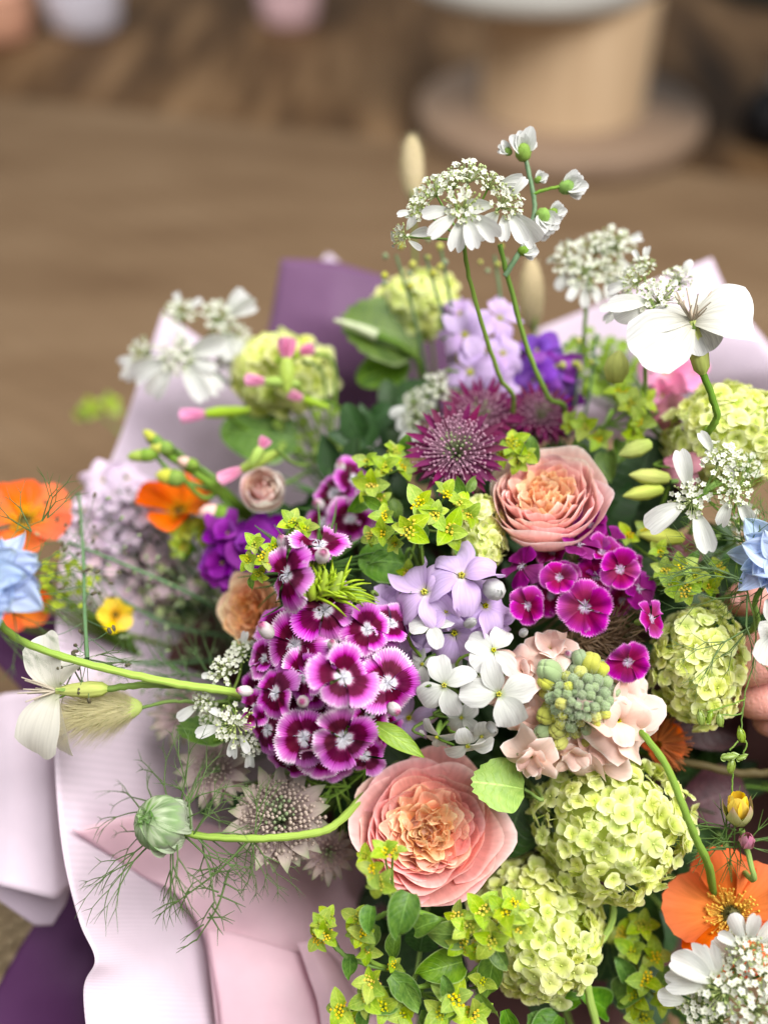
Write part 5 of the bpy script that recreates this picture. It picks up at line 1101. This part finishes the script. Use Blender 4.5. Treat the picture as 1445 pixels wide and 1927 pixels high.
# green seed capsules by the right lace flower
root = thing('silene_pods', 'pale green ribbed buds left of the three petalled lace flower', 'flower buds', W(1230, 905, .462))
for (x, y, a, L, w_) in [(1222, 897, 175, 54, 17), (1210, 927, 190, 54, 16), (1245, 1010, 175, 60, 18), (1160, 690, 80, 44, 26), (1195, 845, 200, 46, 18)]:
    q = R(a); ax = RGT * math.cos(q) + UPV * math.sin(q)
    child('bud', one(lathe([(.001, -1), (.6, -.85), (.95, -.2), (.8, .4), (.3, .85), (.001, 1.)], 20, 8, .06), 'bud', CALYX), root, frame(W(x, y, .462), ax) @ Matrix.Diagonal((m(w_), m(w_), m(L * .8), 1)))
px_tube(root, [(1260, 905, .464), (1290, 915, .468), (1300, 1000, .48), (1150, 1200, .56)], .0012, .0014, STEM)
# briza pods hanging at the right
root = thing('quaking_grass', 'shiny green seed pods hanging on hair thin stalks at the right edge', 'grass head', W(1400, 1310, .43))
for (x, y, a, r_) in [(1318, 1352, 100, 17), (1334, 1350, 70, 15), (1354, 1355, 95, 16), (1394, 1384, 100, 17), (1370, 1424, 10, 19), (1394, 1426, 25, 13), (1375, 1442, 80, 17)]:
    q = R(a); ax = RGT * math.cos(q) + UPV * math.sin(q); mb = MB()
    mb.add(*ball((0, 0, 0), (.5, .3, .82), 10, 8))
    for k in range(6): mb.add(*petal(.95, .34, .6, pointed=True, pw=(.6, .8), bend=(1.15, 1.75), cup=.5, nu=6, nv=6, seed=k), 0, T(.16 * (1 if k % 2 else -1), 0, -.85 + .22 * k) @ Rz(PI / 2 * (1 if k % 2 else -1)))
    child('pod', mb.mesh('pod', SEEDG), root, frame(W(x, y, .43), ax) @ Sc(m(r_)))
for pts in [[(1330, 1340, .43), (1395, 1318, .43), (1400, 1310, .43)], [(1355, 1345, .43), (1390, 1345, .43), (1398, 1330, .43)], [(1394, 1372, .43), (1400, 1310, .43), (1418, 1245, .43), (1420, 1180, .43), (1400, 1090, .43)], [(1372, 1412, .43), (1388, 1395, .43)], [(1398, 1418, .43), (1404, 1400, .43), (1398, 1390, .43)], [(1378, 1455, .43), (1376, 1500, .432)]]:
    px_tube(root, pts, .00035, .0004, STEM, 'stalk', 5)
# ------------------------------------------------------------------ fine panicle with dark seeds at the left
root = thing('seed_panicle', 'airy panicle of tiny dark seeds against the left paper', 'grass head', W(330, 1180, .50)); g = random.Random(6); mb = MB(); ms = MB()
stalks = [[(130, 1020, .49), (300, 1090, .50), (420, 1150, .52)], [(150, 930, .50), (158, 1060, .47), (160, 1150, .455), (165, 1240, .425)], [(230, 1130, .50), (330, 1180, .52), (450, 1200, .54)], [(200, 1240, .49), (300, 1250, .51), (430, 1240, .54)], [(220, 920, .535), (300, 1000, .54), (400, 1120, .55)], [(350, 930, .54), (380, 1030, .545), (440, 1140, .55)]]
for s_ in stalks: mb.add(*tube(catm(path(s_), 5), .0008, .0011, 5))
for i in range(230):
    s_ = stalks[i % len(stalks)]; t = g.random(); k = min(int(t * (len(s_) - 1)), len(s_) - 2); q = t * (len(s_) - 1) - k
    b = [s_[k][j] + (s_[k + 1][j] - s_[k][j]) * q for j in range(3)]; e = (b[0] + g.gauss(0, 42), b[1] + g.gauss(0, 42), b[2] + g.gauss(0, .006))
    mb.add(*tube([W(*b), W((b[0] + e[0]) / 2, (b[1] + e[1]) / 2 + 4, b[2]), W(*e)], .00022, .00016, 3))
    ms.add(*ball((0, 0, 0), (.0010, .0010, .0018), 5, 4), i % 3 == 0, frame(W(*e), Vector((g.uniform(-1, 1), g.uniform(-1, 1), g.uniform(-1, 1)))))
child('stalks', mb.mesh('stalks', STEMB), root)['kind'] = 'stuff'; child('seeds', ms.mesh('seeds', [SEED, PING]), root)['kind'] = 'stuff'
# fine fennel like threads on the right and bottom
def thread_plant(label, px, py, d, spots, mat=THREAD, L=60, seed=1, depth=3, r0=.0004, stalk=True):
    g = random.Random(seed); root = thing('thread_foliage', label, 'foliage', W(px, py, d)); mb = MB()
    for (x, y, a, n) in spots:
        for k in range(n):
            q = R(a + g.uniform(-50, 50)); v = RGT * math.cos(q) + UPV * math.sin(q) - FWD * g.uniform(-.3, .3)
            threads(mb, W(x, y, d), v.normalized(), m(L), r0, depth, g, .45, Vector((0, 0, 0)), FWD)
    child('threads', mb.mesh('threads', mat), root)['kind'] = 'stuff'
    if stalk: stem_of(root, W(px, py, d), face(px, py), .0008)
thread_plant('thread-like green foliage left of the right blue nigella', 1400, 1110, .428, [(1395, 1090, 180, 3), (1400, 1100, 120, 3), (1405, 1120, 240, 3), (1400, 1090, 60, 2), (1410, 1180, 250, 3)], L=56, seed=3)
thread_plant('thread-like green foliage behind the three petalled lace flower', 1400, 1010, .445, [(1390, 1000, 90, 4), (1400, 1020, 200, 4), (1380, 960, 120, 3)], STEM, 40, 5)
thread_plant('dark thread foliage under the bottom snowball stem', 1140, 1760, .475, [(1130, 1740, 270, 3), (1160, 1770, 200, 3), (1150, 1790, 330, 3)], THREAD, 50, 6)
thread_plant('fine blurred green threads crossing the orange geum at the left', 80, 960, .44, [(90, 975, 60, 2), (80, 980, 100, 2), (60, 1000, 140, 2), (140, 1260, 260, 3), (160, 1240, 20, 3), (150, 1250, 300, 2)], THREAD, 40, 7, 2, .0004, False)
thread_plant('needle leaves under the bicolour pinks beside the lower rose', 655, 1470, .458, [(640, 1450, 260, 5), (660, 1480, 170, 5), (690, 1450, 200, 4), (630, 1480, 300, 4)], STEM, 56, 8, 1, .0005)
thread_plant('needle leaves behind the small lace flower at the left', 380, 1300, .48, [(360, 1300, 160, 5), (380, 1330, 200, 5), (400, 1280, 120, 4), (350, 1270, 180, 4)], STEMD, 56, 9, 1, .0005)
# ------------------------------------------------------------------ loose leaves and stems
def leaf_thing(label, px, py, d, ang, L, wid, mat, tx=0, ty=0, lift=.15, bend=(.2, -.3), pointed=False, ruf=.05, lobes=0, group=None):
    root = thing('leaf', label, 'leaf', W(px, py, d), group)
    jag = .06 if lobes else 0
    V = petal(1, wid, .3, .55, None, 2.2, bend, .15, ruf, 5, jag=jag, pointed=pointed, pw=(.75, .9), nu=17, nv=12, seed=int(px))
    leaf_at(root, one(V, 'blade', mat), px, py, d, ang, L, tx, ty, lift, 'blade')
    px_tube(root, [(px + .02, py, d), (px - 25 * math.cos(R(ang)), py + 25 * math.sin(R(ang)), d + .012), (870, 1330, .66)], .0008, .0011, STEM, 'stalk', 6)
leaf_thing('bright lime leaf with scalloped edge right of the lower rose', 985, 1485, .436, 172, 108, .46, LEAFL, .1, .2, .2, (.3, -.3), lobes=1)
leaf_thing('pointed lime leaf between the bicolour pinks and the white flowers', 702, 1362, .428, 328, 118, .17, LEAFL, 0, .4, .2, (.1, -.3), True)
leaf_thing('broad shade-darkened leaf deep beside the lime leaf', 985, 1500, .462, 250, 120, .45, LEAFSH, .2, .2)
leaf_thing('wide blurred leaf left of the back snowball', 790, 650, .555, 160, 160, .42, LEAFM, 0, .5, .2, lobes=1)
leaf_thing('second blurred leaf under the back snowball', 770, 680, .56, 200, 110, .35, LEAFM, 0, .3)
leaf_thing('shade-darkened leaf at the bottom under the twig on the rose', 790, 1790, .45, 80, 80, .4, LEAFSH)
leaf_thing('maroon leaf in the dark gap right of the spent geum', 1400, 1330, .50, 200, 150, .4, LEAFX)
leaf_thing('small jagged leaf under the small lace flower at left', 430, 1385, .46, 170, 100, .3, LEAFM, 0, .5, lobes=1)
leaf_thing('blurred broad leaf below the back left snowball', 560, 830, .55, 170, 150, .4, LEAFM, 0, .4)
leaf_thing('long lime leaf curling beside the side view pinks', 700, 1130, .445, 165, 110, .14, LEAFL, 0, .6, .2, (.2, -.6), True)
leaf_thing('round dark leaf under the main bupleurum cluster', 760, 1060, .458, 175, 90, .5, LEAFM, 0, .3)
for (lb, x, y, an, L, mt) in [('shade-darkened leaf low at the bottom edge under the lime sprigs left of the snowball', 720, 1860, 30, 140, LEAFSH), ('shade-darkened leaf tucked under the left edge of the bottom snowball', 880, 1830, 200, 140, LEAFSH), ('shade-darkened leaf between the two lower snowballs and the lower rose', 950, 1620, 240, 120, LEAFSH), ('shade-darkened leaf right of the bottom snowball near the stem', 1150, 1840, 100, 140, LEAFSH), ('shade-darkened leaf at the bottom edge near the corner lace flower', 1280, 1920, 60, 140, LEAFSH), ('shade-darkened leaf under the yellow bud beside the arching stem', 1350, 1600, 140, 120, LEAFSH),('shade-darkened leaf in the shade right of the upper peach rose', 1165, 900, 250, 130, LEAFSH), ('shade-darkened leaf in the shade between the ribbed buds and the magenta pinks', 1200, 980, 200, 130, LEAFSH), ('shade-darkened leaf behind the three petalled lace flower', 1290, 900, 230, 150, LEAFSH), ('shade-darkened leaf pointing up between the upper rose and the right snowball', 1180, 960, 70, 150, LEAFSH), ('shade-darkened leaf under the lower ribbed bud', 1290, 1040, 190, 120, LEAFSH), ('maroon leaf in the shade below the right snowball', 1230, 870, 300, 120, LEAFX),
                               ('shade-darkened leaf in the shade above the bottom right bupleurum', 1200, 1700, 250, 120, LEAFSH), ('shade-darkened leaf in the gap left of the large orange geum', 1190, 1800, 80, 130, LEAFSH), ('shade-darkened leaf low between the bottom snowball and the corner lace flower', 1260, 1880, 170, 130, LEAFSH), ('shade-darkened leaf in the gap under the bottom bupleurum tangle', 800, 1890, 60, 130, LEAFSH), ('shade-darkened leaf beside the thick stem at the bottom edge', 1060, 1900, 120, 130, LEAFSH), ('maroon leaf under the hand near the yellow bud', 1400, 1480, 200, 130, LEAFX)]:
    leaf_thing(lb, x, y, .497, an, L, .42, mt, .3 * math.cos(x), .3 * math.sin(y))  # leaves added to fill gaps with dark, shade put into the dark green
root = thing('green_shoot', 'curved bare green stem arching over the right side of the largest snowball', 'stem', W(1215, 1385, .42))
px_tube(root, [(1180, 1375, .45), (1200, 1375, .43), (1218, 1392, .42), (1255, 1445, .415), (1285, 1520, .415), (1310, 1580, .42), (1332, 1630, .43), (1345, 1700, .46)], .0014, .0019, STEM, 'stalk', 10)
root = thing('green_shoot', 'thick green stem running down from the largest snowball to the bottom edge', 'stem', W(1150, 1720, .45))
px_tube(root, [(1152, 1690, .47), (1152, 1730, .458), (1135, 1765, .452), (1108, 1790, .448), (1103, 1840, .445), (1112, 1890, .445), (1130, 1960, .445)], .0016, .0020, STEMY, 'stalk', 10)
root = thing('green_shoot', 'hairy brown stem across the dark gap at the right', 'stem', W(1330, 1440, .48))
px_tube(root, [(1265, 1432, .485), (1320, 1440, .48), (1390, 1455, .475), (1460, 1455, .47)], .0020, .0022, plain('brown_stem', (.10, .075, .03), .6), 'stalk', 8)
root = thing('flower_bud', 'long cream unopened bud blurred on the leaf left of the back snowball', 'flower bud', W(690, 625, .54))
px_tube(root, [(630, 602, .54), (660, 612, .54), (710, 632, .54)], .0008, .0036, plain('cream_green', (.62, .68, .42), .5), 'bud', 8)
px_tube(root, [(705, 630, .54), (760, 655, .545), (800, 720, .56), (850, 1000, .62)], .0022, .0018, STEM, 'stalk', 8)
root = thing('upright_shoots', 'thin upright green stems with tiny buds behind the tallest lace flower', 'stem', W(830, 500, .5)); g = random.Random(12)
for i, (x, y, ex, ey) in enumerate([(830, 470, 860, 720), (800, 480, 850, 700), (930, 480, 950, 720), (1090, 650, 1060, 860), (1120, 640, 1080, 860), (745, 480, 800, 700)]):
    px_tube(root, [(x, y, .51), ((x + ex) / 2 + 6, (y + ey) / 2, .52), (ex, ey, .54)], .0008, .0010, STEMB, 'stalk', 5)
    for k in range(5): child('bud', BG[0] if k % 2 else BG[1], root, frame(W(x + g.uniform(-34, 34), y + g.uniform(-20, 60), .51), face(x, y, 0, .6)) @ Sc(m(g.uniform(6, 11))))
# leafy sprigs deep in the bouquet
LB = [one(petal(1, .26, .3, pointed=True, pw=(.7, .8), bend=(.2 - .2 * i, -.4 + .1 * i), cup=.2, nu=7, nv=8, seed=i), 'leaf', LEAFSH) for i in range(3)] + \
     [one(petal(1, .36, .4, .5, None, 2., (.3, -.4), .2, .08, nu=8, nv=8, seed=5 + i), 'leaf', LEAFSH) for i in range(3)]  # shade between the blooms is put into the leaf colour
heads = [(o.matrix_basis.translation.copy(), o['label']) for o in bpy.data.objects if o.parent is None and 'category' in o and o['category'] in ('viburnum flower', 'rose', 'sweet william', 'stock flower', 'astrantia', 'bupleurum', 'lace flower', 'dames rocket', 'nigella')]
SHORT = {'white edged burgundy': 0}
def short(t):
    t = t.split(',')[0]
    for cut in (' behind ', ' beside ', ' above ', ' below ', ' at the ', ' right of', ' left of', ' between ', ' with ', ' under ', ' tucked', ' lying', ' turned', ' crossing', ' near ', ' in soft', ' in the ', ' over ', ' farthest', ' out of', ' by the', ' standing', ' along', ' just', ' cut off', ' of pure'):
        k = t.find(cut)
        if k > 8: t = t[:k]
    return ' '.join(t.split()[:5])
used = set()
g = random.Random(21); cnt = 0; a = 0
for i in range(100):
    q = math.sqrt((i + .5) / 100); a = i * 2.39996
    x = 900 + 560 * q * math.cos(a) + g.uniform(-20, 20); y = 1290 - 540 * q * math.sin(a) + g.uniform(-20, 20)
    if x < 420 and y > 1200 or (x < 720 and y > 1560) or (x < 520 and y < 1150): continue
    if y < 780 and (x < 640 or x > 1200): continue
    if x > 1460 or y > 1930: continue
    d_ = .490 + .03 * g.random() + .02 * q
    P_ = W(x, y, d_); near = sorted(heads, key=lambda h: (h[0] - P_).length)[:4]; lab = None
    for u_, v_ in ((0, 1), (0, 2), (1, 2), (0, 3), (1, 3)):
        t_ = 'shade-darkened leafy sprig deep between ' + short(near[u_][1]) + ' and ' + short(near[v_][1])
        key = tuple(sorted((near[u_][1], near[v_][1])))
        if t_ not in used and short(near[u_][1]) != short(near[v_][1]) and len(t_.split()) <= 16 and key not in used: lab = t_; used.add(t_); used.add(key); break
    if lab is None: continue
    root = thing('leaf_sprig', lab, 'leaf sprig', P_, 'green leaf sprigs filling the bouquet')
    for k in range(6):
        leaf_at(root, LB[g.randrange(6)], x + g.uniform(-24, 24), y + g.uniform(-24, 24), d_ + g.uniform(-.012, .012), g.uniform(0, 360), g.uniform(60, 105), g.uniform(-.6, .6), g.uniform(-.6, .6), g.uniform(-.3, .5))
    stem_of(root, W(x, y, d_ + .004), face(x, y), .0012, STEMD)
# the cut stem ends below the tie
root = thing('stem_bundle', 'tied bundle of cut green stems under the flowers', 'stem bundle', BIND); g = random.Random(30)
for k in range(26):
    a = g.random() * 6.3; q = .018 * math.sqrt(g.random()); ax = (BIND - W(870, 1330, .5)).normalized(); e1 = RGT; e2 = ax.cross(e1)
    p0 = BIND + (e1 * math.cos(a) + e2 * math.sin(a)) * q; t = (p0.z - .018) / -ax.z
    child('stem', MB().add(*tube([p0 - ax * .01, p0 + ax * t * .5, p0 + ax * t * .97], .0018, .0018, 6)).mesh('stem', STEM), root)
child('tie', one(lathe([(.021, -.006), (.0225, -.003), (.0225, .003), (.021, .006)], 24), 'tie', HAIR), root, frame(BIND, ax))
# ------------------------------------------------------------------ the hand at the right
def mat_skin():
    N = NT('skin'); tc = N.n('ShaderNodeTexCoord'); nz = N.noise(tc.outputs['Object'], 40., 4.); cr_ = N.n('ShaderNodeTexVoronoi', feature='DISTANCE_TO_EDGE'); N.l(tc.outputs['Object'], cr_.inputs[0]); cr_.inputs['Scale'].default_value = 420; fine = N.math('ADD', N.noise(tc.outputs['Object'], 260., 4.), cr_.outputs[0])
    c = N.ramp(nz, [(.3, (.58, .24, .20)), (.7, (.70, .34, .29))]); b = N.finish(c, .48, 0, fine, .5, .0009, .35)
    p_ = [x for x in N.t.nodes if x.type == 'BSDF_PRINCIPLED'][0]; p_.inputs['Subsurface Weight'].default_value = .15; p_.inputs['Subsurface Radius'].default_value = (.008, .003, .002); p_.inputs['Subsurface Scale'].default_value = 1.
    return b
SKIN = mat_skin()
root = thing('person', 'hand at the right edge gripping the bouquet from the side', 'person', W(1600, 1290, .47))
verts = []; edges = []; rad = []
def chain(start, pts, rs):
    prev = start
    for p_, r_ in zip(pts, rs):
        verts.append(p_); rad.append(r_); verts_i = len(verts) - 1
        if prev is not None: edges.append((prev, verts_i))
        prev = verts_i
    return prev
def hp(x, y, d): return W(x - 8, y - 22, d)
wr = chain(None, [hp(2150, 1560, .52), hp(1900, 1430, .505), hp(1780, 1360, .495), hp(1660, 1300, .485)], [.030, .027, .028, .030])
kn = []
for (kx, ky, kd) in [(1570, 1160, .478), (1560, 1225, .470), (1575, 1320, .474), (1590, 1385, .484)]:
    kn.append(chain(wr, [hp(kx, ky, kd)], [.0130]))
for i, tip in enumerate([[(1500, 1140, .468), (1435, 1142, .464), (1402, 1150, .470), (1386, 1160, .480)], [(1500, 1240, .455), (1440, 1258, .452), (1408, 1272, .458), (1390, 1282, .468)], [(1520, 1345, .466), (1455, 1335, .460), (1420, 1338, .464), (1402, 1344, .474)], [(1530, 1400, .474), (1480, 1385, .470), (1450, 1378, .474), (1432, 1376, .482)]]):
    s_ = [1, 1.36, 1.12, .86][i]; chain(kn[i], [hp(*t) for t in tip], [.0100 * s_, .0098 * s_, .0094 * s_, .0070 * s_])
chain(wr, [hp(1650, 1440, .48), hp(1600, 1480, .462), hp(1560, 1490, .452)], [.0135, .0110, .0085])
me = bpy.data.meshes.new('hand'); c0 = verts[0]; me.from_pydata([v - c0 for v in verts], edges, []); me.materials.append(SKIN)
ho = child('hand', me, root, Matrix.Translation(c0))
sk = ho.modifiers.new('skin', 'SKIN'); sk.use_smooth_shade = True
for i, r_ in enumerate(rad): me.skin_vertices[0].data[i].radius = (r_, r_)
me.skin_vertices[0].data[0].use_root = True
ho.modifiers.new('sub', 'SUBSURF').levels = 2; ho.modifiers['sub'].render_levels = 2
NAIL = plain('fingernail', (.74, .42, .38), .25, 0, .1)
for (x, y, d_, a) in [(1400, 1130, .470, 170)]:
    o = leaf_at(root, one(petal(1, .42, .75, .4, .3, 2.4, (.0, -.5), -.35, nu=9, nv=7), 'fingernail', NAIL), x, y, d_ - .0075, a, 26, 0, .1, -.1, 'fingernail')
print('objects', len(bpy.data.objects))
